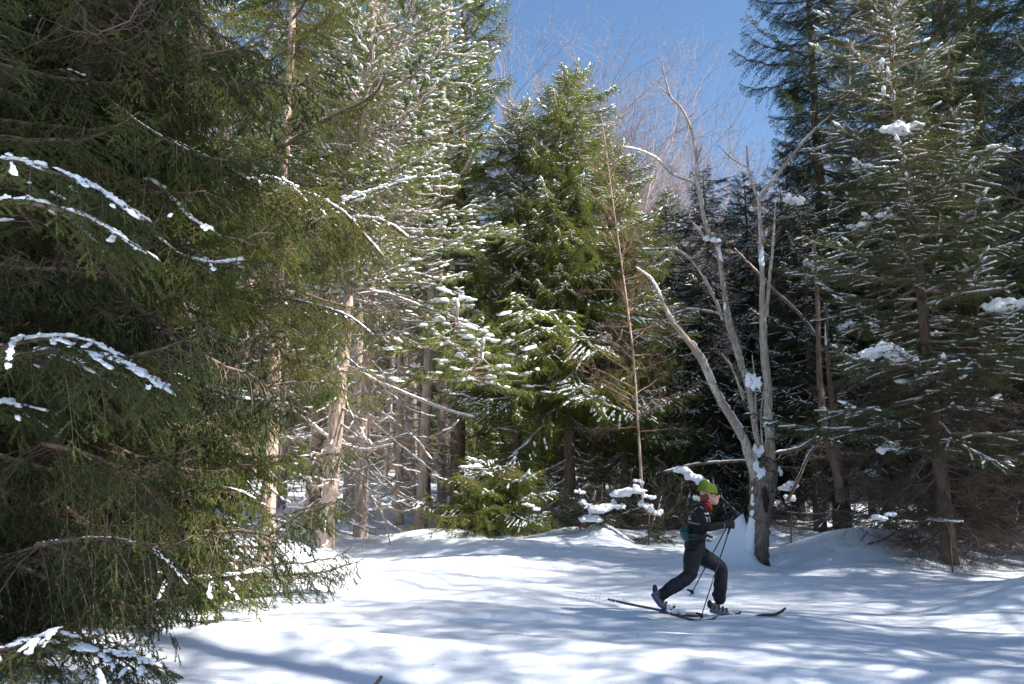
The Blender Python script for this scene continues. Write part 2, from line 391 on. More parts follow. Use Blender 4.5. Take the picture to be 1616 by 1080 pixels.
def spruce_branch(L, seed, lod='mid', droop=0.25, up=0.22, hang=0.55, sec=0.40, bare=0.15, snow=0.5, density=1.0, axis=None, cap=0.0):
    rs = np.random.RandomState(seed)
    m, nl, nw, spf = LOD[lod]
    W = Acc(); S = Acc()
    t, A = rnd_axis(L, droop, up, 14, rs)
    if axis is not None: A = smooth_path(axis, 14); L = float(np.linalg.norm(np.diff(A, axis=0), axis=1).sum())
    tube(W, A, np.linspace(0.011 * L + 0.006, 0.0035, 14), 5 if lod != 'far' else 3, 0)
    sp = 0.075 * spf ** 0.5 / density
    n = int(L * (1 - bare) / sp)
    SP, SD, SL = [], [], []          # shoots
    near = lod == 'near'
    DP, DD, DL = [], [], []          # snow dabs
    for k in range(n):
        tk = bare + (1 - bare) * (k + rs.rand() * 0.6) / n
        side = 1 if k % 2 else -1
        p = interp(A, tk); d = tangent(A, tk)
        sd = np.array([-d[1], d[0], 0]) * side; sd /= np.linalg.norm(sd)
        ang = R(48 + 14 * rs.randn())
        ls = (sec * L * (1 - tk) ** 0.75 * (0.35 + 0.65 * min(1, (tk - bare + 0.05) * 5)) + 0.08) * (0.7 + 0.5 * rs.rand())
        if rs.rand() < 0.10: continue
        q = np.linspace(0, 1, 6)
        dirv = d * math.cos(ang) + sd * math.sin(ang)
        dirv[2] *= 0.5
        hg = hang * (0.5 + rs.rand())
        B = p + dirv * (ls * q * (1 - 0.25 * hg * q))[:, None]
        B[:, 2] -= ls * hg * q ** 1.5 * 0.85
        B[:, 2] += 0.05 * ls * q ** 3
        segs(W, B[:-1], B[1:], np.linspace(0.0055, 0.002, 5), np.linspace(0.0045, 0.0015, 5), 3, 0)
        ns = max(2, int(ls / (0.045 * spf)))
        u = (np.arange(ns) + rs.rand(ns)) / ns
        u = 0.12 + 0.88 * u
        bp = interp(B, u); bd = tangent(B, u)
        sgn = np.where(np.arange(ns) % 2 == 0, 1.0, -1.0)[:, None]
        lat = np.cross(bd, np.array([0, 0, 1.0])); lat /= np.linalg.norm(lat, axis=1, keepdims=True) + 1e-6
        sdv = bd * 0.75 + lat * sgn * 0.7 + rs.randn(ns, 3) * 0.14
        sdv[:, 2] -= 0.15 + 0.5 * hang * rs.rand(ns)
        sdv /= np.linalg.norm(sdv, axis=1, keepdims=True)
        sl = ((0.10 + 0.11 * rs.rand(ns)) if near else (0.07 + 0.12 * rs.rand(ns))) * (1.15 - 0.5 * u) * (1.0 if lod != 'far' else 1.5)
        SP.append(bp); SD.append(sdv); SL.append(sl)
        SP.append(B[-1:]); SD.append(tangent(B, np.array([0.99]))); SL.append(np.array([0.09]))
        if snow > 0:
            if rs.rand() < snow * 1.5 * (0.4 + 0.6 * (tk > 0.3)):
                u0 = 0.15 + 0.45 * rs.rand(); u1 = min(1.0, u0 + 0.25 + 0.5 * rs.rand()); nd = max(2, int((u1 - u0) * ls / 0.038))
                ud = np.linspace(u0, u1, nd) + 0.01 * rs.randn(nd); ud = np.clip(ud, 0, 1)
                DP.append(interp(B, ud)); DD.append(tangent(B, ud)); DL.append((0.030 + 0.022 * rs.rand(nd)))
    # shoots on the outer main axis
    nm = int(L / 0.05 / spf); u = 0.35 + 0.65 * (np.arange(nm) + rs.rand(nm)) / nm
    bp = interp(A, u); bd = tangent(A, u)
    lat = np.cross(bd, np.array([0, 0, 1.0])); lat /= np.linalg.norm(lat, axis=1, keepdims=True)
    sdv = bd * 0.8 + lat * np.where(np.arange(nm) % 2 == 0, 1, -1)[:, None] * 0.7 + rs.randn(nm, 3) * 0.2
    sdv /= np.linalg.norm(sdv, axis=1, keepdims=True)
    SP.append(bp); SD.append(sdv); SL.append(0.07 + 0.06 * rs.rand(nm))
    SP = np.concatenate(SP); SD = np.concatenate(SD); SL = np.concatenate(SL)
    if lod == 'near': segs(W, SP, SP + SD * SL[:, None], 0.0018, 0.001, 3, 0)
    needles(W, SP, SD, SL, m, nl, nw, rs, 1, .75 if near else .85, .8 if near else .5, .05 if near else .1)
    if snow > 0:
        tpl = ICO1 if lod == 'near' else ICO0
        if DP:
            DP = np.concatenate(DP); DD = np.concatenate(DD); DL = np.concatenate(DL)
            k_ = np.abs(DD[:, 2]) < 0.62 - 0.3 * rs.rand(len(DP)); DP, DD, DL = DP[k_], DD[k_], DL[k_]; c = len(DP)
            dabs(S, DP + np.array([0, 0, 0.012]), DD, DL, 0.014 + 0.014 * rs.rand(c), 0.010 + 0.010 * rs.rand(c), rs, tpl)
        # broken ridge of snow on the main axis
        nm = int(L * 9); u = rs.rand(nm); pat = np.sin(u * 23 + seed) + np.sin(u * 9 + seed * 2)
        u = u[pat > 0.6 - 1.6 * snow]
        if len(u) and (snow > .3 or lod == 'far'):
            dabs(S, interp(A, u) + np.array([0, 0, 0.018]), tangent(A, u), 0.06 + 0.05 * rs.rand(len(u)), 0.022 + 0.018 * rs.rand(len(u)), 0.018 + 0.014 * rs.rand(len(u)), rs, tpl)
    if cap > 0:          # an unbroken load of snow lying along the bough and the roots of its twigs
        nm = int(L * 62); u = 0.24 + 0.75 * rs.rand(nm); u = u[np.sin(u * 19 + seed) + .7 * np.sin(u * 41 + seed * 2) > -.75]; nm = len(u); sw = np.sin(np.clip((u - .15) / .85, 0, 1) * math.pi) ** .6
        lat = np.cross(tangent(A, u), np.array([0, 0, 1.0])); lat /= np.linalg.norm(lat, axis=1, keepdims=True) + 1e-6
        off = lat * (rs.randn(nm) * cap * 1.5 * sw)[:, None]; off[:, 2] -= np.abs(off[:, 0]) * .2
        dabs(S, interp(A, u) + off + np.array([0, 0, .012 + cap * .25]), tangent(A, u) + lat * rs.randn(nm, 1) * .5, cap * (.55 + .7 * rs.rand(nm)), cap * (.35 + .4 * rs.rand(nm)) * (.4 + .6 * sw), cap * (.30 + .3 * rs.rand(nm)), rs, ICO1)
    return W, S

def pine_branch(L, seed, lod='mid', droop=0.08, up=0.12, snow=0.7):
    rs = np.random.RandomState(seed); W = Acc(); S = Acc()
    t, A = rnd_axis(L, droop, up, 12, rs, 0.05)
    tube(W, A, np.linspace(0.010 * L + 0.006, 0.005, 12), 5, 0)
    TP, TD = [], []
    n = int(L * 12)
    for k in range(n):
        tk = 0.30 + 0.70 * (k + rs.rand()) / n
        p = interp(A, tk); d = tangent(A, tk); side = 1 if rs.rand() < 0.5 else -1
        sd = np.array([-d[1], d[0], 0]) * side
        ang = R(42 + 14 * rs.randn()); ls = (0.30 * L * (1 - tk) ** 0.7 + 0.14) * (0.6 + 0.7 * rs.rand())
        dirv = d * math.cos(ang) + sd * math.sin(ang); dirv[2] += 0.12 * rs.randn()
        q = np.linspace(0, 1, 5); B = p + dirv * (ls * q)[:, None]; B[:, 2] += ls * (-0.18 * q + 0.22 * q ** 2)
        segs(W, B[:-1], B[1:], np.linspace(0.006, 0.003, 4), np.linspace(0.005, 0.002, 4), 3, 0)
        nt_ = max(2, int(ls / 0.10)); u = 0.35 + 0.65 * (np.arange(nt_) + 1) / nt_
        TP.append(interp(B, u)); dd = tangent(B, u - 0.01) + rs.randn(nt_, 3) * 0.35; dd[:, 2] += 0.1
        TD.append(dd / np.linalg.norm(dd, axis=1, keepdims=True))
    TP = np.concatenate(TP); TD = np.concatenate(TD); c = len(TP)
    m, nl, nw = {'near': (34, 0.085, 0.0028), 'mid': (20, 0.085, 0.0055), 'far': (7, 0.11, 0.017)}[lod]
    needles(W, TP - TD * 0.05, TD, np.full(c, 0.07), m, nl, nw, rs, 1, 0.75, 0.8, 0.22)
    if snow > 0:
        k = rs.rand(c) < snow * 0.27
        cc = int(k.sum()); h = TD[k].copy(); h[:, 2] *= 0.3
        dabs(S, TP[k] + np.array([0, 0, 0.02]), h, 0.04 + 0.06 * rs.rand(cc), 0.025 + 0.03 * rs.rand(cc), 0.016 + 0.022 * rs.rand(cc), rs, ICO0 if lod != 'near' else ICO1)
        nm = int(L * 16); u = rs.rand(nm) ** 0.9
        dabs(S, interp(A, u) + np.array([0, 0, 0.020]), tangent(A, u), 0.07 + 0.04 * rs.rand(nm), 0.014 + 0.008 * rs.rand(nm), 0.011 + 0.010 * rs.rand(nm), rs, ICO0)
    return W, S

def dead_branch(L, seed, droop=0.25, up=0.2, snow=0.6, fine=1.0, hang=0.3):
    rs = np.random.RandomState(seed); W = Acc(); S = Acc()
    t, A = rnd_axis(L, droop, up, 12, rs, 0.07)
    tube(W, A, np.linspace(0.008 * L + 0.005, 0.003, 12), 4, 0)
    n = int(L * 8 * fine)
    for k in range(n):
        tk = 0.15 + 0.83 * rs.rand(); p = interp(A, tk); d = tangent(A, tk)
        sd = np.array([-d[1], d[0], 0.25 * rs.randn()]) * (1 if rs.rand() < 0.5 else -1)
        ang = R(50 + 18 * rs.randn()); ls = (0.34 * L * (1 - tk) ** 0.6 + 0.1) * (0.4 + 0.9 * rs.rand())
        dirv = d * math.cos(ang) + sd * math.sin(ang); q = np.linspace(0, 1, 6)
        B = p + dirv * (ls * q)[:, None]; B[:, 2] += ls * (-hang * q ** 1.3 + (0.25 + 0.3 * rs.randn()) * q ** 3)
        B[1:] += np.cumsum(rs.randn(5, 3), 0) * 0.018 * ls ** 0.5
        segs(W, B[:-1], B[1:], np.linspace(0.004, 0.002, 5), np.linspace(0.0036, 0.0014, 5), 3, 0)
        nn = int(ls * 12 * fine); u = 0.15 + 0.85 * rs.rand(nn); bp = interp(B, u); bd = tangent(B, u)
        dv = bd * 0.6 + rs.randn(nn, 3) * 0.6; dv[:, 2] -= 0.25; l = 0.05 + 0.16 * rs.rand(nn)
        mid = bp + dv * (l * 0.5)[:, None]; e = mid + (dv + rs.randn(nn, 3) * 0.35) * (l * 0.5)[:, None]
        segs(W, bp, mid, 0.0018, 0.0014, 3, 0); segs(W, mid, e, 0.0014, 0.0008, 3, 0)
    if snow > 0:
        nm = int(L * 16); u = rs.rand(nm); pat = np.sin(u * 17 + seed) + np.sin(u * 7 + seed * 3)
        u = u[pat > 1.0 - 2.4 * snow]; nm = len(u)
        if nm: dabs(S, interp(A, u) + np.array([0, 0, 0.014 + 0.004 * L]), tangent(A, u), 0.06 + 0.05 * rs.rand(nm), 0.014 + 0.010 * rs.rand(nm), 0.012 + 0.010 * rs.rand(nm), rs, ICO0)
    return W, S

# prototype pools: list of (length, wood+needle mesh, snow mesh or None, raw arrays)
POOL = {}
def pool(key, items, mats):
    out = []
    for L, (W, S) in items:
        wm = W.mesh('branch', mats, True) if len(mats) else None
        sm = S.mesh('snow', [M['snow_tree']], True) if S.n else None
        out.append((L, wm, sm, W, S))
    POOL[key] = out
sp_m = [M['bark_spruce'], M['needle_spruce']]; dk_m = [M['bark_spruce'], M['needle_dark']]
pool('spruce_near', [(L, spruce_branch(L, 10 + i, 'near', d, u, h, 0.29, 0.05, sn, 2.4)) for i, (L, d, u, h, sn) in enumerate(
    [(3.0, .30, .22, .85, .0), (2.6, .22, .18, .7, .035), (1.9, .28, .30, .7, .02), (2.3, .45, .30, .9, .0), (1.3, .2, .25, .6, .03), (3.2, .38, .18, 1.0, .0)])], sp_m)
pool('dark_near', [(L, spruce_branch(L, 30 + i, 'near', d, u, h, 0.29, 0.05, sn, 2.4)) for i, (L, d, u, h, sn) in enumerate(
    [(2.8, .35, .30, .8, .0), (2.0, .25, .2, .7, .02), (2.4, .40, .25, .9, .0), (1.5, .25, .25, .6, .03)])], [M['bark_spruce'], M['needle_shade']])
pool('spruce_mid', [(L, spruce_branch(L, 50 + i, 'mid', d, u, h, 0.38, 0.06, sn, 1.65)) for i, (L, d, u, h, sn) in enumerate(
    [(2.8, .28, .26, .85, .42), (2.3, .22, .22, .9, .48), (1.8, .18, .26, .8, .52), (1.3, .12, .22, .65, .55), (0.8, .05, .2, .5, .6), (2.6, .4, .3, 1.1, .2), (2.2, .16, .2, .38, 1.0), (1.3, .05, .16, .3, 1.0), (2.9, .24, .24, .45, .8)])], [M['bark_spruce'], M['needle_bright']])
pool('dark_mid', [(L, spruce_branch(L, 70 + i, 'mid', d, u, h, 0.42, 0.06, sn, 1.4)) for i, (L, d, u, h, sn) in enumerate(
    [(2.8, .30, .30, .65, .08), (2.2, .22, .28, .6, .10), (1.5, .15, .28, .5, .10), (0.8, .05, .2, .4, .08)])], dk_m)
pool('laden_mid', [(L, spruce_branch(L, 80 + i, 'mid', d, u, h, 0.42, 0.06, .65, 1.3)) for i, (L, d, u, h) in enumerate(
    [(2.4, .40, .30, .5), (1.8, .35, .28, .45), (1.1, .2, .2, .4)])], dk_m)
pool('fir_mid', [(L, spruce_branch(L, 90 + i, 'mid', d, u, h, 0.42, 0.06, sn, 1.1)) for i, (L, d, u, h, sn) in enumerate(
    [(2.4, .10, .18, .22, .33), (2.0, .16, .20, .25, .35), (1.5, .05, .16, .2, .35), (1.0, .0, .14, .15, .35), (0.6, -.1, .1, .1, .35)])], [M['twig'], M['needle_fir']])
pool('pine_mid', [(L, pine_branch(L, 110 + i, 'mid', d, u, sn)) for i, (L, d, u, sn) in enumerate(
    [(3.4, .10, .12, .8), (2.7, .04, .10, .8), (2.0, .0, .12, .7), (3.0, .16, .14, .9), (1.3, -.1, .1, .6)])], [M['bark_pine'], M['needle_pine']])
pool('dead', [(L, dead_branch(L, 130 + i, d, u, sn, f, h)) for i, (L, d, u, sn, f, h) in enumerate(
    [(2.6, .30, .25, .7, 1.2, .3), (2.0, .15, .2, .5, 1.3, .4), (1.6, .4, .3, .3, 1.4, .3), (1.1, .1, .1, .3, 1.2, .2), (3.0, .38, .2, .9, 1.0, .4)])], [M['twig']])
pool('dead_plain', [(L, dead_branch(L, 150 + i, d, u, 0.0, 1.6, h)) for i, (L, d, u, h) in enumerate(
    [(2.2, .35, .25, .3), (1.5, .2, .3, .2), (2.6, .5, .35, .3)])], [M['twig_dark']])
pool('red_twig', [(L, dead_branch(L, 160 + i, d, u, 0.0, 1.2, -.05)) for i, (L, d, u) in enumerate(
    [(1.7, -.12, -.1), (1.2, -.35, .05), (0.8, -.5, .1)])], [M['twig_red']])

def put_branch(parent, key, length, M4, rs, snow_p=1.0):
    cands = POOL[key]
    ok = [c for c in cands if 0.62 < length / c[0] < 1.5]
    if not ok: ok = [min(cands, key=lambda c: abs(math.log(length / c[0])))]
    c = ok[rs.randint(len(ok))]
    s = length / c[0]
    Mx = M4 @ Matrix.Diagonal((s, s * (1 if rs.rand() < .5 else .93), s, 1))
    b = link('branch', c[1], parent, mat=Mx)
    if c[2] is not None and rs.rand() < snow_p: tag(link('snow', c[2], b), kind='stuff')
    return b

def trunk_mesh(H, r, mat, seed, lean=(0, 0), n=26, k=12, rough=0.06, top=0.04, flare=1.35):
    rs = np.random.RandomState(seed)
    t = np.linspace(0, 1, n) ** 1.1
    wob = np.cumsum(rs.randn(n, 2), 0) * 0.010 * H / 10
    P = np.stack([lean[0] * t * H + wob[:, 0] * t, lean[1] * t * H + wob[:, 1] * t, -0.4 + (H + 0.4) * t], 1)
    rad = r * ((1 - t) ** 0.85 * (1 - top) + top) * (1 + (flare - 1) * np.exp(-t * H / 0.35))
    a = Acc(); tube(a, P, rad, k, 0, rough, seed)
    return a.mesh('trunk', [mat]), P

def conifer(name, label, cat, pos, H, r, key, group=None, start=0.1, lenf=None, nb=90, bark='bark_spruce', lean=(0, 0), seed=0,
            dead=0, dead_to=0.3, dead_len=1.4, dead_key='dead', tilt=(8, -25), snow_p=1.0, zmax=None, up_only=None, az=None):
    """a conifer as a thing: trunk, one object per bough (> snow)"""
    rs = np.random.RandomState(seed + 1000)
    x, y = pos[:2]; z = pos[2] if len(pos) > 2 else tz(x, y)
    root = link(name, None, None, (x, y, z)); tag(root, label, cat, group)
    tm, P = trunk_mesh(H, r, M[bark], seed, lean)
    link('trunk', tm, root)
    zs = P[:, 2]
    def axis(h): return np.array([np.interp(h, zs, P[:, 0]), np.interp(h, zs, P[:, 1]), h])
    for i in range(nb):
        f = start + (1 - start) * ((i + rs.rand() * 0.9) / nb) ** 0.95
        if f > 0.995: f = 0.99
        h = f * H
        if zmax and h > zmax: continue
        a = i * 2.39996 + rs.randn() * 0.5
        L = max(0.22, lenf(f) * (0.55 + 0.7 * rs.rand()) * (1 + 0.42 * float(vnoise(np.array([a % 6.283 * 1.1 + seed]), np.array([h * .75]), seed)[0])))
        if az is not None:
            L *= az(a % (2 * math.pi), f)
            if L < 0.2: continue
        tl = R(tilt[0] + (tilt[1] - tilt[0]) * f + 7 * rs.randn())
        Mx = Matrix.Translation(axis(h)) @ Matrix.Rotation(a, 4, 'Z') @ Matrix.Rotation(tl, 4, 'Y') @ Matrix.Rotation(R(8) * rs.randn(), 4, 'X')
        put_branch(root, key, L, Mx, rs, snow_p)
    for i in range(dead):
        h = H * (0.03 + (dead_to - 0.03) * (i + rs.rand()) / max(1, dead))
        a = i * 2.39996 + rs.randn() * 0.6
        Mx = Matrix.Translation(axis(h)) @ Matrix.Rotation(a, 4, 'Z') @ Matrix.Rotation(R(6 + 12 * rs.randn()), 4, 'Y')
        put_branch(root, dead_key, dead_len * (0.5 + 0.8 * rs.rand()), Mx, rs)
    return root

def cone(Lmax, Lmin=0.35, p=0.8):
    return lambda f: Lmin + (Lmax - Lmin) * (1 - f) ** p

def px_base(px, py): return ground_hit(px, py)
def at_depth(px, Y):
    d = ray(px, 755); x = d[0] / d[1] * Y
    return (x, Y, tz(x, Y))

# ------------------------------------------------------------------ far trees: joined crowns, shared meshes
def joined_crown(H, key_items, start, lenf, nb, tilt, seed, nm, mats):
    rs = np.random.RandomState(seed); W = Acc(); S = Acc()
    for i in range(nb):
        f = start + (1 - start) * (i + rs.rand()) / nb; h = min(f, .99) * H; a = i * 2.39996 + rs.randn() * .5
        L = max(0.3, lenf(f) * (0.75 + 0.45 * rs.rand())); L0, (bw, bs) = key_items[rs.randint(len(key_items))]
        s = L / L0; tl = R(tilt[0] + (tilt[1] - tilt[0]) * f + 7 * rs.randn())
        Mx = np.array(Matrix.Translation((0, 0, h)) @ Matrix.Rotation(a, 4, 'Z') @ Matrix.Rotation(tl, 4, 'Y') @ Matrix.Scale(s, 4))
        for src, dst in ((bw, W), (bs, S)):
            V, T_, Mi = src.arrays()
            if len(V) == 0: continue
            dst.v.append(V @ Mx[:3, :3].T + Mx[:3, 3]); dst.t.append(T_ + dst.n); dst.m.append(Mi); dst.n += len(V)
    return W.mesh('crown', mats), (S.mesh('snow', [M['snow_tree']]) if S.n else None)
far_b = [(2.6, spruce_branch(2.6, 201, 'far', .3, .28, .7, .42, .06, .15)), (1.8, spruce_branch(1.8, 202, 'far', .22, .26, .6, .42, .06, .18)), (2.3, spruce_branch(2.3, 203, 'far', .4, .3, .9, .42, .06, .08))]
far_p = [(2.6, pine_branch(2.6, 211, 'far', .05, .15, .45)), (2.0, pine_branch(2.0, 212, 'far', -.05, .12, .4))]
FAR = {
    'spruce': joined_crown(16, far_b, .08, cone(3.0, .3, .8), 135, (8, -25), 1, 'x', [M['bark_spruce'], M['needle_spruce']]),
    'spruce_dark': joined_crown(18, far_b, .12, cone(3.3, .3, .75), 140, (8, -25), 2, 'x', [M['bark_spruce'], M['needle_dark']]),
    'pine': joined_crown(20, far_p, .42, lambda f: 2.6 * (1 - f) ** .6 + .5, 62, (-2, -35), 3, 'x', [M['bark_pine'], M['needle_pine']]),
}
FAR['pine_high'] = joined_crown(26, far_p, .60, lambda f: 3.8 * (1 - f) ** .5 + .8, 90, (-2, -35), 4, 'x', [M['bark_pine'], M['needle_pine']])  # unseen crown, raised so its shade reaches only the left spruces
for k_, (kind_h, kind_r, kind_b) in {'pine_high': (26, .24, 'bark_pine'), 'spruce': (16, .17, 'bark_spruce'), 'spruce_dark': (18, .2, 'bark_spruce'), 'pine': (20, .19, 'bark_pine')}.items():
    FAR[k_] = FAR[k_] + (trunk_mesh(kind_h, kind_r, M[kind_b], 60 + len(k_), n=20, k=8)[0], kind_h)
# a ring of dry lower twigs shared by far trunks
def joined_dead(seed, h0, h1, nb, Ls):
    rs = np.random.RandomState(seed); W = Acc(); S = Acc()
    items = [POOL['dead'][k] for k in (1, 2, 3, 0)]
    for i in range(nb):
        L0, _, _, bw, bs = items[rs.randint(4)]
        s = Ls * (0.5 + 0.8 * rs.rand()) / L0
        Mx = np.array(Matrix.Translation((0, 0, h0 + (h1 - h0) * rs.rand())) @ Matrix.Rotation(rs.rand() * 6.28, 4, 'Z') @ Matrix.Rotation(R(5 + 12 * rs.randn()), 4, 'Y') @ Matrix.Scale(s, 4))
        for src, dst in ((bw, W), (bs, S)):
            V, T_, Mi = src.arrays()
            if len(V) == 0: continue
            dst.v.append(V @ Mx[:3, :3].T + Mx[:3, 3]); dst.t.append(T_ + dst.n); dst.m.append(Mi); dst.n += len(V)
    return W.mesh('dry_branches', [M['twig']]), S.mesh('snow', [M['snow_tree']])
DEADRING = [joined_dead(5, 1.5, 8, 26, 1.3), joined_dead(6, 0.8, 7, 30, 1.1)]

def far_tree(kind, pos, H, label, cat, group, seed, dead=True, rscale=1.0):
    rs = np.random.RandomState(seed)
    cm, sm, tm, H0 = FAR[kind]
    name = {'spruce': 'spruce_tree', 'spruce_dark': 'spruce_tree', 'pine': 'pine_tree', 'pine_high': 'pine_tree'}[kind]
    root = link(name, None, None, pos); tag(root, label, cat, group)
    root.rotation_euler = (R(1.5) * rs.randn(), R(1.5) * rs.randn(), rs.rand() * 6.28)
    s = H / H0; sr = s * rscale
    tr = link('trunk', tm, root); tr.scale = (sr, sr, s)
    c = link('crown', cm, root); c.scale = (s * (0.85 + .3 * rs.rand()), s * (0.85 + .3 * rs.rand()), s); tag(c, kind='stuff')
    if sm is not None:
        q = link('snow', sm, root); q.scale = c.scale; tag(q, kind='stuff')
    if dead:
        d = DEADRING[rs.randint(2)]
        q = link('dry_branches', d[0], root); tag(q, kind='stuff'); tag(link('snow', d[1], q), kind='stuff')
    return root

# bare broadleaf trees
def bare_tree_mesh(H, seed, spread=0.5):
    rs = np.random.RandomState(seed); a = Acc(); b = Acc()
    P0, P1, r0, r1 = [], [], [], []
    def grow(p, d, L, r, depth):
        n = 5; pts = [p]
        for i in range(n):
            d = d + rs.randn(3) * (0.10 if depth else 0.03); d[2] += 0.035; d = d / np.linalg.norm(d); pts.append(pts[-1] + d * L / n)
        pts = np.array(pts)
        rr = np.linspace(r, r * 0.6, n + 1)
        if depth < 2: tube(a, pts, rr, 7 if depth == 0 else 5, 0)
        else:
            for i in range(n): P0.append(pts[i]); P1.append(pts[i + 1]); r0.append(rr[i]); r1.append(rr[i + 1])
        if depth >= 6 or L < 0.30: return
        nc = [8, 5, 4, 3, 2, 2][depth]
        for c in range(nc):
            t = (0.40 + 0.6 * (c + rs.rand() * .8) / nc) if depth else (0.38 + 0.62 * (c + rs.rand() * .8) / nc)
            t = min(t, 0.99); q = interp(pts, t); v = tangent(pts, t)
            o = rs.randn(3); o -= v * (o @ v); o /= np.linalg.norm(o)
            ang = R(30 + 24 * rs.rand())
            grow(q, v * math.cos(ang) + o * math.sin(ang), L * (0.50 + .2 * rs.rand()) * (0.85 if depth == 0 else 1), rr[int(t * n)] * 0.55, depth + 1)
        grow(pts[-1], d, L * 0.62, rr[-1] * .9, depth + 1)
    grow(np.array([0, 0, -0.4]), np.array([0, 0, 1.0]), H * 0.55, H * 0.011, 0)
    segs(b, np.array(P0), np.array(P1), np.maximum(r0, .007), np.maximum(r1, .005), 3)
    return a.mesh('trunk', [M['bark_dead']]), b.mesh('twigs', [M['twig_far']])
BARE = [bare_tree_mesh(24, 5), bare_tree_mesh(26, 8)]; BARE.append(BARE[0])

# ------------------------------------------------------------------ bare trees beyond the conifers
gb = 'bare broadleaf trees rising behind the conifers'
for i, (px, Y, H, k, lab) in enumerate([
    (850, 52, 25, 0, 'tall bare tree with fine reddish twigs behind the pointed spruce top, leftmost bare crown'),
    (930, 60, 27, 1, 'bare broadleaf tree rising highest behind the big drooping spruce'),
    (1010, 50, 22.5, 2, 'bare grey-limbed tree seen against the sky left of the dead tree top'),
    (1090, 66, 24, 0, 'bare tree with fine crown behind the dead tree top'),
    (1165, 62, 19, 1, 'low reddish bare crown between the dead tree and the tall dark spruce'),
    (1240, 58, 18, 2, 'bare crown half hidden behind the tall dark spruce on the right'),
    (1380, 60, 24, 0, 'bare tree glimpsed through the gap right of the tall dark spruce'),
    (60, 40, 22, 1, 'bare tree behind the left spruces, glimpsed against blue sky at their edge')]):
    p = at_depth(px, Y)
    root = link('bare_tree', None, None, p); tag(root, lab, 'tree', gb); root.rotation_euler.z = i * 1.3
    s = H / 24.0; root.scale = (s, s, s)
    link('trunk', BARE[k][0], root); tag(link('twigs', BARE[k][1], root), kind='stuff')

# ------------------------------------------------------------------ foreground spruces at the left
gl = 'spruces at the left edge of the clearing'
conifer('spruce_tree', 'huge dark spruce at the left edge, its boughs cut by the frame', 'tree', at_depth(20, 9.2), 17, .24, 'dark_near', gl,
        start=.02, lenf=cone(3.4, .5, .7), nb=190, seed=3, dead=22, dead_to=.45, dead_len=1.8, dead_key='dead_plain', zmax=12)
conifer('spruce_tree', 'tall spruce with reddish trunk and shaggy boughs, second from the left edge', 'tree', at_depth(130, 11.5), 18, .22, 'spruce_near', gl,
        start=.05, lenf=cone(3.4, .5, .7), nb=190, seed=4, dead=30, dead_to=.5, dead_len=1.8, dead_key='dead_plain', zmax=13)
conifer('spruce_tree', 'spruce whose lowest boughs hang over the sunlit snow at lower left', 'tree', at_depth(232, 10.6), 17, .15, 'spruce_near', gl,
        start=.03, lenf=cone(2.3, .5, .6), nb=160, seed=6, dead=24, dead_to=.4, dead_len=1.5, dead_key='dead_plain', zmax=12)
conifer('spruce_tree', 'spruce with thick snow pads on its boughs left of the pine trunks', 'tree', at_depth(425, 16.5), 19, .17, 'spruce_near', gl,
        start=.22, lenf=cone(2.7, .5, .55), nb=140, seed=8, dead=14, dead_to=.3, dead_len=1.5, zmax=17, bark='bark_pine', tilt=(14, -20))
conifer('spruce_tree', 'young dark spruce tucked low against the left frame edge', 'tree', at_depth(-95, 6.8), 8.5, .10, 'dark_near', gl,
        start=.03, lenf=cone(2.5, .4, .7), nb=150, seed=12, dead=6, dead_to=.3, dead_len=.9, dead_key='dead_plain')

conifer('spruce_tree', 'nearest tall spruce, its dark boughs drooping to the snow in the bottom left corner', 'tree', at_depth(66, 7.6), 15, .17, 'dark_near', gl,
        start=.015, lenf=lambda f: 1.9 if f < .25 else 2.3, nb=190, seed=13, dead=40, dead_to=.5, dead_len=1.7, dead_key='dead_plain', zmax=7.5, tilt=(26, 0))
# ------------------------------------------------------------------ pines behind the sunlit clearing
gp = 'pine trunks at the back of the sunlit clearing'
conifer('pine_tree', 'pale leaning pine trunk nearest the sunlit snow, bent to the right', 'tree', px_base(512, 862), 19, .195, 'pine_mid', gp,
        start=.30, lenf=lambda f: 3.3 * (1 - f) ** .5 + .5, nb=130, bark='bark_pine', seed=21, lean=(.055, .0), dead=84, dead_to=.58, dead_len=2.1, tilt=(9, -10))
conifer('pine_tree', 'straight pale pine trunk between the leaning pine and the slimmer one', 'tree', px_base(568, 846), 20, .16, 'pine_mid', gp,
        start=.28, lenf=lambda f: 3.4 * (1 - f) ** .5 + .5, nb=150, bark='bark_pine', seed=22, lean=(.01, 0), dead=84, dead_to=.58, dead_len=2.1, tilt=(9, -10))
conifer('pine_tree', 'slim brown pine trunk with dry snow-lined limbs left of the bush', 'tree', px_base(629, 828), 19, .135, 'pine_mid', gp,
        start=.30, lenf=lambda f: 3.2 * (1 - f) ** .5 + .5, nb=140, bark='bark_pine', seed=23, lean=(-.01, 0), dead=84, dead_to=.58, dead_len=2.1, tilt=(9, -10))
conifer('pine_tree', 'darker pine trunk standing just behind the leaning pale pine', 'tree', px_base(495, 836), 20, .17, 'pine_mid', gp,
        start=.34, lenf=lambda f: 3.0 * (1 - f) ** .5 + .5, nb=90, bark='bark_spruce', seed=24, lean=(.0, 0), dead=12, dead_to=.36, dead_len=1.6)
conifer('spruce_tree', 'thick dark trunk standing left of the low bush at the forest edge', 'tree', px_base(668, 812), 20, .26, 'spruce_mid', gp,
        start=.30, lenf=cone(2.7, .5, .6), nb=110, seed=25, dead=30, dead_to=.36, dead_len=1.7)
conifer('spruce_tree', 'tall spruce with drooping tips against the sky, left of the bare trees', 'tree', at_depth(722, 26.5), 23, .26, 'spruce_mid', None,
        start=.30, lenf=cone(3.0, .6, .6), nb=170, seed=26, dead=26, dead_to=.36, dead_len=1.8)

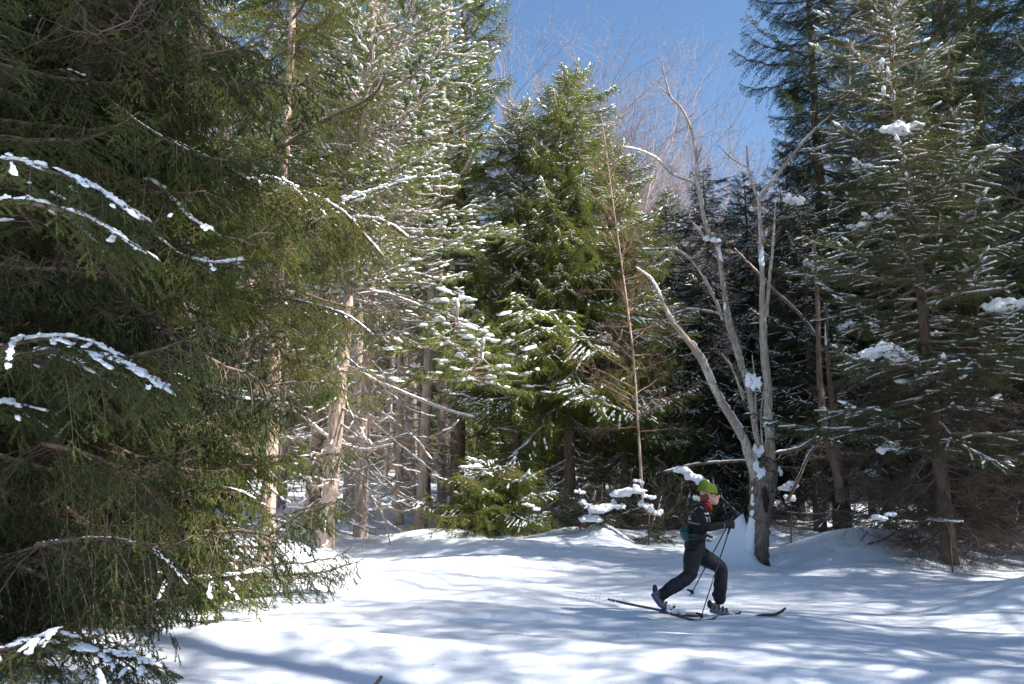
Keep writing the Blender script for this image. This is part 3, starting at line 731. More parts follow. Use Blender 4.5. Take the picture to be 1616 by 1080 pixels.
# ------------------------------------------------------------------ central drooping spruces
gc = 'drooping spruces in the middle of the wood'
conifer('spruce_tree', 'big drooping spruce with snow-edged olive boughs and a pointed top, centre of the picture', 'tree', at_depth(898, 24.5), 15.0, .2, 'spruce_mid', gc,
        start=.27, lenf=lambda f: 4.0 * (1 - f) ** .55 + .3, nb=255, seed=31, dead=42, dead_to=.4, dead_len=2.2, tilt=(24, -8), lean=(.01, 0))
conifer('spruce_tree', 'smaller drooping spruce pressed against the left flank of the big pointed one', 'tree', at_depth(815, 26), 14.6, .17, 'spruce_mid', gc,
        start=.28, lenf=lambda f: 3.0 * (1 - f) ** .55 + .2, nb=260, seed=32, dead=38, dead_to=.4, dead_len=1.7, tilt=(24, -8))
conifer('spruce_tree', 'spruce with snow-laced shoulders between the big pointed spruce and the dead tree', 'tree', at_depth(985, 25.5), 12.8, .17, 'spruce_mid', gc,
        start=.25, lenf=lambda f: 3.2 * (1 - f) ** .55 + .2, nb=260, seed=33, dead=38, dead_to=.3, dead_len=1.5, tilt=(24, -8))
conifer('spruce_tree', 'dark snow-spotted spruce directly behind the dead tree', 'tree', at_depth(1135, 27), 12.6, .17, 'laden_mid', gc,
        start=.10, lenf=cone(3.2, .25, .65), nb=260, seed=34, dead=30, dead_to=.3, dead_len=1.5, tilt=(14, -15))
conifer('young_spruce', 'low drooping evergreen bush at the far edge of the snow, snow lump on top', 'bush', at_depth(785, 20.3), 1.75, .05, 'spruce_mid', None,
        start=.25, lenf=lambda f: 1.75 * (1 - f) ** .3 + .5, nb=70, seed=35, snow_p=.4, tilt=(2, 8))

conifer('spruce_tree', 'dark spruce filling the gap between the dead tree stems and the tall silhouette', 'tree', at_depth(1205, 28.5), 13, .17, 'dark_mid', gc,
        start=.10, lenf=cone(3.2, .25, .65), nb=220, seed=36, dead=20, dead_to=.3, dead_len=1.5, tilt=(14, -15))
conifer('spruce_tree', 'green spruce filling the gap just left of the dead tree top', 'tree', at_depth(1062, 29.5), 12.5, .17, 'spruce_mid', gc,
        start=.10, lenf=cone(3.2, .25, .65), nb=220, seed=37, dead=20, dead_to=.3, dead_len=1.5, tilt=(18, -12))
# ------------------------------------------------------------------ right-hand spruces
gr = 'spruces on the right side'
conifer('spruce_tree', 'very tall dark spruce silhouetted against the blue sky right of the dead tree', 'tree', at_depth(1325, 26), 22, .3, 'dark_mid', gr,
        start=.20, lenf=cone(3.9, .5, .6), nb=270, seed=41, dead=24, dead_to=.3, dead_len=1.8, tilt=(16, -18), snow_p=.5)
conifer('spruce_tree', 'snow-laden dark spruce under the tall silhouetted one', 'tree', at_depth(1290, 23.5), 10.5, .2, 'laden_mid', gr,
        start=.28, lenf=cone(2.7, .3, .7), nb=160, seed=42, dead=14, dead_to=.3, dead_len=1.6, tilt=(16, -15), snow_p=.8)
conifer('fir_tree', 'open grey-green fir with snow-dusted boughs and bare brushwood round its foot', 'tree', px_base(1500, 888), 11.8, .13, 'fir_mid', gr,
        start=.16, lenf=lambda f: 2.1 * (1 - f) ** .45 + .25, nb=205, bark='bark_spruce', seed=43, lean=(-.025, 0), dead=82, dead_to=.34, dead_len=2.1, dead_key='dead_plain', tilt=(10, -8))
conifer('spruce_tree', 'dark towering spruce at the right edge behind the open fir', 'tree', at_depth(1560, 24), 23, .28, 'dark_mid', gr,
        start=.10, lenf=cone(3.6, .5, .6), nb=240, seed=44, dead=24, dead_to=.3, dead_len=1.8, tilt=(16, -18), snow_p=.6)
conifer('spruce_tree', 'deep shaded spruce cut off by the right edge of the frame', 'tree', at_depth(1740, 19), 19, .28, 'dark_mid', gr,
        start=.10, lenf=cone(3.4, .5, .6), nb=210, seed=45, dead=24, dead_to=.3, dead_len=1.8, tilt=(16, -18), snow_p=.6)
conifer('spruce_tree', 'snow-spotted spruce showing between the tall silhouette and the open fir', 'tree', at_depth(1400, 25), 12, .2, 'laden_mid', gr,
        start=.20, lenf=cone(2.9, .3, .7), nb=170, seed=46, dead=20, dead_to=.3, dead_len=1.6, tilt=(16, -15), snow_p=.7)

conifer('spruce_tree', 'dark spruce crown closing the sky above and behind the open fir', 'tree', at_depth(1475, 30), 27, .3, 'dark_mid', gr,
        start=.3, lenf=cone(4.2, .5, .6), nb=210, seed=47, tilt=(16, -12), snow_p=.4)
conifer('spruce_tree', 'dark spruce crown in the top right corner of the view', 'tree', at_depth(1600, 27), 27, .3, 'dark_mid', gr,
        start=.3, lenf=cone(4.2, .5, .6), nb=210, seed=48, tilt=(16, -12), snow_p=.4)
# ------------------------------------------------------------------ deep forest
rs = np.random.RandomState(77)
gf = 'pine trunks deep in the forest at the left'
placed = []
def rank(Y_, a, b): return 'front' if Y_ < a else ('middle' if Y_ < b else 'rear')
def forest(count, pxa, pxb, Ya, Yb, kindf, Hf, gap, labf, catg, seed0):
    n = 0; tries = 0
    while n < count and tries < 4000:
        tries += 1
        Y_ = Ya + (Yb - Ya) * rs.rand(); px = pxa + (pxb - pxa) * rs.rand(); H = Hf(px); k = kindf(px)
        p = at_depth(px, Y_)
        if any((p[0] - q[0]) ** 2 + (p[1] - q[1]) ** 2 < gap for q in placed): continue
        placed.append(p); lab, grp = labf(px, Y_)
        far_tree(k, p, H, lab, 'tree', grp, seed0 + n, True, 0.75 + .5 * rs.rand()); n += 1
def zone_pine(px, Y_):
    z_ = 'left of the leaning pale pine' if px < 500 else ('between the leaning pine and the thick dark trunk' if px < 665 else 'right of the thick dark trunk')
    lab = 'slender pine in the %s ranks, %s' % (rank(Y_, 36, 52), z_)
    return lab, lab[8:]
def zone_spruce(px, Y_):
    z_ = 'left of the pointed spruce' if px < 820 else ('behind the pointed spruce' if px < 1020 else ('behind the dead tree' if px < 1240 else ('behind the open fir' if px < 1500 else 'at the right edge')))
    lab = 'shaded spruce in the %s ranks, %s' % (rank(Y_, 42, 60), z_)
    return lab, lab[7:]
forest(84, -60, 725, 24, 70, lambda p: 'pine', lambda p: 18 + 6 * rs.rand(), 2.2, zone_pine, 'tree', 300)
forest(80, 250, 860, 44, 100, lambda p: 'spruce', lambda p: 13 + 6 * rs.rand(), 3.0, zone_spruce, 'tree', 400)
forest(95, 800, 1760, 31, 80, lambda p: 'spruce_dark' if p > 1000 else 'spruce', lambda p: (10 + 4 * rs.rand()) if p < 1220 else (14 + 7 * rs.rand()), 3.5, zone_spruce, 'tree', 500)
# unseen bare trees off to the right, added to cast fine streaked shadows
for i, (x, y, H) in enumerate([(15.5, 8.6, 15), (17.0, 13.4, 15), (13.2, 5.0, 13)]):
    root = link('bare_tree', None, None, (x, y, tz(x, y))); tag(root, 'unseen bare tree right of the clearing, added for its streaked shadow', 'tree', 'unseen bare trees added beside the clearing'); root.rotation_euler.z = i * 2.1
    root.scale = (H / 24,) * 3; link('trunk', BARE[i][0], root); tag(link('twigs', BARE[i][1], root), kind='stuff')
# unseen trees right of the camera, placed and sized for the shadows they cast
go = 'unseen trees right of the camera, placed for their shade'
for i, (x, y, H, k) in enumerate([(12.0, 1.0, 17, 'spruce'), (8.8, 0.8, 20, 'spruce_dark'), (12.6, 4.6, 14.5, 'spruce'), (11.8, -1.4, 15, 'spruce'), (12.4, 2.8, 15, 'pine'), (14.8, 2.6, 16, 'spruce_dark'), (13.2, 8.4, 12.5, 'spruce'), (14.6, 12.2, 12, 'spruce_dark'), (9.5, -3.2, 14, 'spruce'),
                                  (16.5, 6.5, 16, 'spruce'), (16.8, 11, 13, 'spruce_dark'), (15.5, 9.6, 15, 'pine'), (17, 15.5, 19, 'spruce_dark'), (17.5, 19.5, 21, 'spruce_dark'), (20, 23, 23, 'spruce_dark'), (22, 18, 22, 'spruce_dark'), (21, 12, 20, 'spruce'), (24, 29, 22, 'spruce_dark'),
                                  (13, -3, 32, 'pine_high'), (14.5, -0.4, 33, 'pine_high')]):  # high pines added out of view to darken the left spruces
    far_tree(k, (x, y, tz(x, y)), H, 'unseen tall tree right of the camera, placed for its shade', 'tree', go, 500 + i, True)

# ------------------------------------------------------------------ limbs traced from the photograph
def smooth_path(P, n):
    P = np.asarray(P, float); m = len(P)
    if m < 3: t = np.linspace(0, 1, n)[:, None]; return P[0] * (1 - t) + P[-1] * t
    Q = np.vstack([2 * P[0] - P[1], P, 2 * P[-1] - P[-2]]); out = []
    for u in np.linspace(0, m - 1 - 1e-6, n):
        i = int(u); f = u - i; p0, p1, p2, p3 = Q[i:i + 4]
        out.append(0.5 * (2 * p1 + (p2 - p0) * f + (2 * p0 - 5 * p1 + 4 * p2 - p3) * f * f + (3 * p1 - p0 - 3 * p2 + p3) * f ** 3))
    return np.array(out)

def traced(root, name, pts, Y0, Y1, w, mat, seed, snow=0.0, twigs=0, k=7, rough=0.07, twl=0.5, tufts=0, tw_mat=None, snow_w=1.0):
    """pts in photo pixels; depth runs Y0..Y1; w = pixel widths along it. Built in root's local frame."""
    rs = np.random.RandomState(seed); n0 = len(pts)
    Ys = np.linspace(Y0, Y1, n0) if not isinstance(Y0, (list, tuple)) else Y0
    Pw = np.array([at(p[0], p[1], yy) for p, yy in zip(pts, Ys)]) - np.array(root.location)
    n = max(10, n0 * 6); P = smooth_path(Pw, n)
    wv = np.interp(np.linspace(0, 1, n), np.linspace(0, 1, len(w)), w) / 2 / F * np.mean(Ys)
    P[1:-1] += rs.randn(n - 2, 3) * wv[1:-1, None] * 0.07
    a = Acc(); tube(a, P, wv, k, 0, rough, seed)
    t = rs.rand(twigs) * 0.8 + 0.2
    for tt in t:
        p = interp(P, tt); d = tangent(P, tt); o = rs.randn(3); o[2] *= .7; o -= d * (o @ d); o /= np.linalg.norm(o)
        l = twl * (0.3 + rs.rand()) ; v = d * 0.6 + o * 0.8; q = np.linspace(0, 1, 6)
        B = p + v * (l * q)[:, None] + np.cumsum(rs.randn(6, 3), 0) * 0.05 * l; B[0] = p
        segs(a, B[:-1], B[1:], np.linspace(.0055, .003, 5), np.linspace(.005, .002, 5), 3, 1)
        for _ in range(4):
            u = rs.rand(); b = interp(B, u); v2 = (tangent(B, u) * .5 + rs.randn(3) * .6) * l * .35
            segs(a, [b], [b + v2], .0028, .0014, 3, 1)
    mats = [mat, tw_mat or mat]
    if tufts:
        u = 0.55 + 0.45 * rs.rand(tufts); tp = interp(P, u) + rs.randn(tufts, 3) * np.array([.16, .16, .06]); td = tangent(P, u) + rs.randn(tufts, 3) * .5
        td /= np.linalg.norm(td, axis=1, keepdims=True)
        needles(a, tp, td, np.full(tufts, .09), 24, .095, .006, rs, 2, .75, .8, .25); mats.append(M['needle_pine'])
    b = link(name, a.mesh(name, mats), root)
    if snow > 0:
        S = Acc(); Ls = np.linalg.norm(np.diff(P, axis=0), axis=1).sum(); m = int(Ls * 22)
        u = rs.rand(m); pat = np.sin(u * 14 + seed) + np.sin(u * 31 + seed * 2) * .6; u = u[pat > 1.2 - 2.8 * snow]; m = len(u)
        if m:
            d = tangent(P, u); flat = np.clip(1 - np.abs(d[:, 2]), 0.1, 1); ww = np.interp(u, np.linspace(0, 1, n), wv)
            up = np.array([0, 0, 1.0]) - d * d[:, 2:3]; up /= np.linalg.norm(up, axis=1, keepdims=True)
            dabs(S, interp(P, u) + up * (ww * 0.85)[:, None], d, .06 + .05 * rs.rand(m), (ww * .75 + .006) * snow_w, (.012 + .35 * ww * flat) * snow_w, rs, ICO1)
        if tufts:
            c = tufts // 2; dabs(S, tp[:c] + np.array([0, 0, .03]), td[:c] * np.array([1, 1, .3]), .05 + .06 * rs.rand(c), .03 + .03 * rs.rand(c), .02 + .02 * rs.rand(c), rs, ICO1)
        if S.n: tag(link('snow', S.mesh('snow', [M['snow_tree']]), b), kind='stuff')
    return b

def clump_mesh(parts, seed, name='snow_clump'):
    """a lump of lodged snow: several overlapping rounded masses fused by remeshing"""
    rs = np.random.RandomState(seed); a = Acc(); V0, F0 = ICO2
    for (c, r) in parts:
        nz = 1 + 0.20 * rs.randn(len(V0), 1); loc = V0 * np.array(r) * nz * 0.72; loc[:, 2] = np.where(loc[:, 2] < 0, loc[:, 2] * .6, loc[:, 2])
        a.add(loc + np.array(c), F0)
    return a.mesh(name, [M['snow_tree']])
def clump(px, py, Y, wpx, hpx, label, seed, group='lumps of snow lodged on boughs', tiltpx=0, n=4):
    rs = np.random.RandomState(seed); c = at(px, py, Y); s = Y / F
    parts = []
    for i in range(n):
        f = (i + .5) / n - .5
        parts.append(((f * 1.3 * wpx * s, rs.randn() * wpx * s * .15, -f * tiltpx * s + rs.randn() * hpx * s * .12),
                      (wpx * s * .42 * (.8 + .4 * rs.rand()), wpx * s * .36, hpx * s * .5 * (.75 + .5 * rs.rand()))))
    o = link('snow_clump', clump_mesh(parts, seed), None, c); tag(o, label, 'snow', group)
    md = o.modifiers.new('remesh', 'REMESH'); md.mode = 'VOXEL'; md.voxel_size = max(0.012, wpx * s * .045); md.use_smooth_shade = True
    m2 = o.modifiers.new('smooth', 'SMOOTH'); m2.iterations = 2; m2.factor = .5
    tx = bpy.data.textures.new('snow_lumps', 'CLOUDS'); tx.noise_scale = max(.05, wpx * s * .35); tx.noise_depth = 3
    m3 = o.modifiers.new('lumps', 'DISPLACE'); m3.texture = tx; m3.texture_coords = 'GLOBAL'; m3.strength = min(hpx, wpx) * s * .5; m3.mid_level = .5
    return o
def bough_to(root, key, target, up_h=0.25, seed=0):
    """a bough from the trunk axis of root that ends under target"""
    rs = np.random.RandomState(seed); t = np.array(target) - np.array(root.location); h = t[2] + up_h
    v = np.array([t[0], t[1]]); L = max(.5, float(np.hypot(*v))) / .88
    a = math.atan2(v[1], v[0])
    Mx = Matrix.Translation((0, 0, h)) @ Matrix.Rotation(a, 4, 'Z') @ Matrix.Rotation(R(4), 4, 'Y')
    return put_branch(root, key, L, Mx, rs)

roots = {o['label']: o for o in SC.objects if o.parent is None and 'label' in o}
def byl(k):
    return [o for l, o in roots.items() if k in l][0]
lean_pine = byl('pale leaning pine'); str_pine = byl('straight pale pine'); slim_pine = byl('slim brown pine'); pad_spruce = byl('thick snow pads')
fir = byl('open grey-green fir'); dark_trunk = byl('thick dark trunk'); tall_l = byl('drooping tips'); laden = byl('snow-laden dark spruce'); laden2 = byl('snow-spotted spruce showing')
bush = byl('low drooping evergreen'); leftlow = byl('lowest boughs hang')

yp = float(lean_pine.location.y)
for (root, pts, w, sn, tw, tf) in [
    (slim_pine, [(652, 542), (712, 548), (800, 552), (829, 544)], (5, 2.5), 1.0, 16, 0),
    (lean_pine, [(540, 575), (600, 604), (658, 629), (708, 648), (746, 658)], (6, 3), 1.0, 16, 0),
    (str_pine, [(572, 632), (625, 667), (658, 696), (679, 723)], (5, 2.5), .6, 14, 0),
    (str_pine, [(574, 655), (633, 704), (692, 750)], (4, 2), .4, 18, 0),
    (lean_pine, [(525, 696), (492, 669), (454, 640), (419, 621)], (5, 3), .9, 10, 0),
    (lean_pine, [(537, 614), (500, 600), (467, 575)], (5, 3), .8, 8, 0),
    (lean_pine, [(540, 702), (575, 710), (617, 702)], (5, 2), .9, 10, 0),
    (lean_pine, [(540, 545), (521, 558), (479, 567)], (5, 3), .5, 6, 0),
    (str_pine, [(575, 235), (553, 213), (493, 213), (409, 222)], (5, 3), 1.0, 8, 14),
    (str_pine, [(578, 225), (610, 213), (659, 220), (700, 212)], (5, 3), 1.1, 8, 26),
    (lean_pine, [(552, 232), (510, 229), (409, 238)], (5, 3), 1.0, 6, 10),
    (slim_pine, [(620, 372), (724, 366), (812, 366)], (5, 2.5), 1.1, 8, 18),
    (slim_pine, [(622, 290), (664, 292), (743, 296)], (5, 2.5), 1.1, 8, 18),
    (slim_pine, [(622, 335), (724, 330), (770, 329), (817, 331)], (5, 2.5), 1.1, 8, 24),
    (slim_pine, [(622, 403), (687, 414), (752, 419)], (5, 2.5), 1.1, 10, 6),
    (str_pine, [(575, 465), (633, 477), (683, 490), (754, 517)], (6, 3), 1.2, 10, 18),
    (str_pine, [(575, 447), (604, 447), (678, 449), (735, 470)], (5, 2.5), 1.1, 8, 26),
    (lean_pine, [(548, 470), (600, 462), (660, 481)], (5, 3), 1.0, 10, 4),
    (str_pine, [(575, 160), (640, 130), (700, 128)], (5, 3), 1.0, 4, 24),
    (lean_pine, [(555, 100), (500, 75), (440, 60)], (5, 3), 1.0, 4, 24),
    (str_pine, [(577, 300), (520, 330), (470, 345)], (5, 3), .9, 6, 20),
    (slim_pine, [(622, 245), (690, 205), (760, 190)], (5, 3), 1.0, 4, 26)]:
    y0 = float(root.location.y); sd = int(pts[0][0] * 7 + pts[0][1]); r_ = np.random.RandomState(sd)
    traced(root, 'limb', pts, y0, y0 - .3 - 1.0 * r_.rand(), w, M['bark_pine'], sd, sn, tw, 5, .05, .75, tf, M['twig'])
traced(pad_spruce, 'limb', [(428, 236), (455, 227), (511, 190), (585, 153), (608, 120)], 16.5, 14.6, (9, 4), M['bark_spruce'], 901, .25, 6, 6, .06, .4)
# the two big snow pads on the left spruce, and its drooping bough over them
for (px, py, Y, wp, hp, tl, lab, root, key) in [
    (447, 292, 14.2, 34, 18, 26, 'thick white snow pad draped on a bough left of the pines', pad_spruce, 'spruce_near'),
    (347, 283, 13.2, 16, 11, 0, 'small bright snow ball on a bough among the left spruces', pad_spruce, 'spruce_near'),
    (1425, 203, 13.2, 42, 26, -4, 'large rounded snow cushion high on the open fir', fir, 'fir_mid'),
    (1410, 562, 13.2, 62, 32, 18, 'broad snow heap halfway up the open fir', fir, 'fir_mid'),
    (1592, 484, 13.2, 56, 30, 6, 'broad snow heap on the open fir at the right edge', fir, 'fir_mid'),
    (1360, 356, 13.9, 30, 14, -16, 'small snow lump left of the fir trunk, below the high cushion', fir, 'fir_mid'),
    (1398, 340, 13.9, 24, 14, -10, 'small snow lump close left of the fir trunk', fir, 'fir_mid'),
    (1402, 709, 13.9, 24, 18, -4, 'snow lump on a low bough left of the fir trunk', fir, 'fir_mid'),
    (1436, 603, 13.6, 34, 12, 8, 'flat snow patch just under the broad heap on the fir', fir, 'fir_mid'),
    (1580, 235, 14.0, 34, 10, 8, 'small snow patches on a high right-hand fir bough', fir, 'fir_mid'),
    (1490, 822, 13.6, 34, 9, 2, 'flat snow patch on the brushwood at the foot of the fir', fir, 'dead_plain'),
    (1395, 818, 13.4, 26, 12, -12, 'snow pad on the lowest left fir branch', fir, 'fir_mid'),
    (1340, 515, 21.6, 24, 14, 4, 'snow lump on the dark spruce right of the dead tree', laden, 'laden_mid'),
    (1255, 315, 22.0, 24, 20, 4, 'snow lump high on the dark spruce beside the dead tree fork', laden, 'laden_mid'),
    (1285, 420, 21.8, 26, 22, 10, 'snow streak on the dark spruce just right of the dead tree', laden, 'laden_mid'),
    (1372, 268, 23.5, 34, 22, 6, 'snow patch between the dark spruce and the fir trunk', laden2, 'laden_mid'),
    (742, 738, 19.6, 26, 12, 0, 'snow lump crowning the low evergreen bush', bush, 'spruce_mid'),
    (838, 800, 19.3, 18, 8, 10, 'snow strip on the hanging tip at the right of the bush', bush, 'spruce_mid'),
    (732, 474, 18.5, 30, 8, 0, 'snow pad on a pine bough above the dark trunks', slim_pine, 'pine_mid'),
    (772, 530, 18.5, 24, 10, 22, 'slanting snow slab at the end of a pine bough', slim_pine, 'pine_mid')]:
    clump(px, py, Y, wp, hp, lab, int(px + py), tiltpx=tl, n=5 if wp > 40 else 3)
    bough_to(root, key, at(px, py + hp * .3, Y), .25 if key != 'fir_mid' else .05, int(px))

# snow-laden boughs traced one by one on the left spruces
near_sp, sec_sp = byl('nearest tall spruce'), byl('second from the left edge')
for k, (root, pts, Y, cp, hg) in enumerate([
    (near_sp, [(10, 255), (105, 280), (160, 305), (208, 342)], 5.95, .040, .6), (near_sp, [(30, 318), (130, 343), (175, 368), (215, 396)], 5.85, .032, .6),
    (near_sp, [(60, 556), (160, 566), (215, 588), (266, 622)], 5.9, .038, .6), (near_sp, [(0, 552), (85, 534), (150, 545), (205, 580)], 6.0, .030, .6),
    (near_sp, [(-40, 640), (0, 636), (30, 646)], 5.9, .026, .4), (near_sp, [(-20, 1030), (40, 1018), (95, 995)], 5.7, .022, .6), (near_sp, [(120, 1024), (190, 1036), (245, 1054)], 5.7, .026, .6),
    (near_sp, [(70, 700), (150, 720), (220, 760), (262, 812)], 6.3, .0, .9), (near_sp, [(60, 860), (160, 850), (240, 870), (300, 930)], 6.2, .012, .9),
    (sec_sp, [(235, 285), (268, 312), (300, 346), (337, 368)], 7.6, .030, .5), (sec_sp, [(245, 375), (285, 404), (335, 418), (382, 412)], 7.6, .026, .8), (sec_sp, [(90, 110), (160, 150), (235, 205), (300, 240)], 7.4, .012, .9),
    (sec_sp, [(160, 200), (250, 215), (330, 250), (400, 290)], 7.8, .012, .9), (sec_sp, [(120, 40), (220, 60), (320, 110), (395, 170)], 7.8, .0, 1.0),
    (leftlow, [(270, 590), (340, 618), (385, 632), (425, 634)], 9.2, .028, .9), (leftlow, [(250, 905), (310, 915), (365, 910), (405, 905)], 9.0, .024, .8), (leftlow, [(260, 790), (320, 770), (375, 775), (420, 800)], 9.3, .016, .9),
    (pad_spruce, [(405, 330), (460, 300), (540, 335), (600, 400)], 13.8, .05, 1.0), (pad_spruce, [(470, 345), (530, 325), (600, 300), (655, 282)], 14.0, .055, 1.0), (pad_spruce, [(500, 350), (560, 345), (610, 352), (640, 372)], 13.8, .05, 1.0),
    (pad_spruce, [(330, 300), (390, 288), (445, 285), (480, 315)], 13.6, .055, .9), (pad_spruce, [(430, 470), (490, 480), (550, 500), (590, 530)], 14.5, .03, 1.0)]):
    P = np.array([at(p[0], p[1], Y - .25 * i / len(pts)) for i, p in enumerate(pts)]) - np.array(root.location)
    P = np.vstack([P[0] + (P[0] - P[1]) * .3 + np.array([-.1, .7, -.05]), P])
    W_, S_ = spruce_branch(1, 800 + k, 'near', 0, 0, hg, .55, .02, .45 if cp > .02 else .12, 2.2, P, cp)
    b = link('branch', W_.mesh('branch', [M['bark_spruce'], M['needle_shade']] if root is near_sp else sp_m), root)
    if S_.n: tag(link('snow', S_.mesh('snow', [M['snow_tree']]), b), kind='stuff')

# ------------------------------------------------------------------ the dead tree
DY = 15.2
dt = link('dead_tree', None, None, (TX, TY, tz(TX, TY)))
tag(dt, 'weathered grey dead tree with bare forked limbs, hollow trunk and snow drift at its foot', 'tree')
WD = M['bark_dead']
def limb(name, pts, w, y0, y1, sd, snow=0, twigs=0, k=9, twl=.5, rough=.045, sw=1.0):
    return traced(dt, name, pts, y0, y1, [q * (.60 if name == 'limb' else .92) for q in w], WD if name == 'limb' else M['dead_base'], sd, snow, int(twigs * 2.6) if name == 'limb' else 0, k, rough, twl, tw_mat=M['twig'], snow_w=sw)
limb('trunk', [(1206, 925), (1203, 900), (1200, 880), (1198, 840), (1201, 800), (1204, 770), (1206, 745), (1210, 730)], (22, 25, 29, 33, 38, 43, 46, 34), DY, DY, 1, 0, 0, 26, rough=.035)
limb('limb', [(1198, 770), (1190, 742), (1175, 696), (1162, 672), (1134, 627), (1106, 567), (1083, 534), (1060, 506), (1044, 474), (1028, 442), (1005, 423)], (30, 27, 24, 22, 20, 19, 16, 13, 10, 7, 3), DY, DY - .9, 2, .5, 5, 12)
limb('limb', [(1214, 770), (1217, 742), (1215, 696), (1212, 650), (1211, 600), (1206, 562), (1203, 492), (1203, 440), (1201, 384), (1197, 310)], (30, 28, 24, 23, 22, 22, 17, 14, 12, 9), DY, DY + .1, 3, .12, 8, 12)
limb('limb', [(1209, 500), (1213, 453), (1220, 384), (1224, 319)], (13, 10, 8, 3), DY + .1, DY + .3, 4, .0, 6)
limb('limb', [(1197, 312), (1218, 287), (1251, 245), (1274, 217), (1302, 190), (1330, 160)], (12, 10, 9, 8, 6, 3), DY + .1, DY - .4, 5, .35, 3, sw=.6)
limb('limb', [(1262, 238), (1293, 234), (1320, 222)], (6, 6, 3), DY - .15, DY - .5, 6, .5, 8, twl=.25)
limb('limb', [(1197, 310), (1190, 298), (1181, 268), (1178, 231)], (9, 8, 7, 5), DY + .1, DY + .3, 7, .1, 0)
limb('limb', [(1178, 264), (1154, 250), (1135, 231)], (5, 4, 2), DY + .2, DY + .1, 8, .3, 2, twl=.2)
limb('limb', [(1206, 730), (1194, 687), (1183, 622), (1171, 576), (1160, 534), (1148, 493), (1141, 446), (1134, 400), (1128, 378)], (17, 16, 15, 15, 15, 15, 14, 13, 12), DY + .15, DY + .7, 9, .15, 26, 10, twl=.55)
limb('limb', [(1170, 585), (1160, 551), (1146, 504), (1143, 453)], (11, 10, 9, 5), DY + .3, DY + .4, 10, .1, 14, twl=.5)
limb('limb', [(1122, 380), (1110, 338), (1100, 282), (1099, 245), (1089, 199), (1075, 171), (1059, 153), (1050, 125), (1043, 92)], (14, 12, 11, 9, 8, 7, 6, 5, 2), DY + .7, DY + .5, 11, .05, 8, twl=.35)
limb('limb', [(1059, 154), (1044, 140), (1029, 129)], (4, 3, 2), DY + .6, DY + .4, 12, 0, 2, twl=.2)
limb('limb', [(1099, 290), (1061, 275), (1038, 252), (1010, 238), (978, 231)], (8, 7, 6, 5, 3), DY + .7, DY + .2, 13, .9, 5, twl=.4)
limb('limb', [(1086, 203), (1084, 192)], (5, 3), DY + .55, DY + .5, 14)
limb('limb', [(1101, 250), (1107, 232)], (6, 3), DY + .6, DY + .55, 15)
limb('limb', [(1114, 379), (1104, 365), (1093, 352)], (9, 7, 4), DY + .7, DY + .6, 16, .5)
limb('limb', [(1140, 505), (1130, 477), (1103, 426), (1080, 402), (1056, 393), (1019, 393)], (8, 7, 6, 5, 4, 2), DY + .5, DY, 17, .6, 12, twl=.5)
limb('limb', [(1174, 631), (1157, 585), (1139, 557)], (7, 6, 4), DY + .2, DY, 18, .2, 8, twl=.35)
limb('limb', [(1141, 497), (1110, 490), (1085, 488), (1060, 497)], (6, 4, 3, 2), DY + .5, DY, 19, .8, 6, twl=.3)
limb('limb', [(1196, 700), (1193, 650), (1191, 600), (1187, 560)], (6, 5, 4, 3), DY - .1, DY - .1, 20, 0, 2, twl=.3)
limb('limb', [(1203, 700), (1201, 655), (1206, 610)], (5, 4, 3), DY - .15, DY - .1, 21, 0, 1, twl=.3)
limb('limb', [(1212, 680), (1221, 672)], (11, 6), DY, DY - .15, 22, .9)
# hollow: dark solid, its colour stands in for the shade inside, and the orange torn wood above it
a = Acc(); p = np.array([at(1205 + 1.5 * math.sin(i), 770 + 5 * i, DY - .27) for i in range(9)]) - np.array(dt.location)
V0, F0 = ICO2
c0 = at(1208, 786, DY - .215) - np.array(dt.location); sc_ = DY / F
a.add(V0 * np.array([4.6 * sc_, .05, 20 * sc_]) * (1 + .12 * np.random.RandomState(2).randn(len(V0), 1)) + c0, F0)
link('hollow', a.mesh('hollow', [mat_plain('hollow_shade', (0.035, 0.025, 0.02), .95, .4, 30)]), dt)
a = Acc(); c1 = at(1211.5, 707, DY - .13) - np.array(dt.location); a.add(V0 * np.array([2.6 * sc_, .03, 11 * sc_]) + c1, F0)
link('torn_wood', a.mesh('torn_wood', [mat_plain('torn_orange_wood', (0.36, 0.15, 0.055), .8, .4, 25)]), dt)
for (px, py, Y, wp, hp, tl, lab) in [
    (1190, 606, DY - .15, 17, 40, 0, 'snow wedged between the two upright stems of the dead tree'),
    (1200, 745, DY - .3, 13, 30, 10, 'snow filling the main fork of the dead tree'),
    (1196, 712, DY - .12, 12, 26, 4, 'thin snow above the main fork of the dead tree'),
    (1124, 379, DY + .6, 22, 12, 2, 'snow cap on the broken stub of the dead tree'),
    (1228, 742, DY, 9, 18, 10, 'small snow wedge on the right shoulder of the dead trunk'),
    (1206, 520, DY + .05, 6, 60, 0, 'long snow streak plastered up the tall right stem')]:
    clump(px, py, Y, wp, hp, lab, int(px * 3 + py), tiltpx=tl, n=3, group='snow lodged on the dead tree')
a = Acc(); rs = np.random.RandomState(4)      # snow plastered up the windward side of the trunk
for i in range(26):
    f = i / 25; py = 872 - 100 * f; p = at(1180 + 8 * f + 4 * math.sin(f * 3) , py, DY - .04) - np.array(dt.location)
    a.add(V0 * np.array([.085 * (1 - f) + .035, .12 - .05 * f, .07]) * (1 + .06 * rs.randn(len(V0), 1)) + p, F0)
pl = link('snow', a.mesh('snow', [M['snow_tree']]), dt); tag(pl, kind='stuff')
md = pl.modifiers.new('remesh', 'REMESH'); md.mode = 'VOXEL'; md.voxel_size = .014; md.use_smooth_shade = True
md = pl.modifiers.new('smooth', 'SMOOTH'); md.iterations = 6

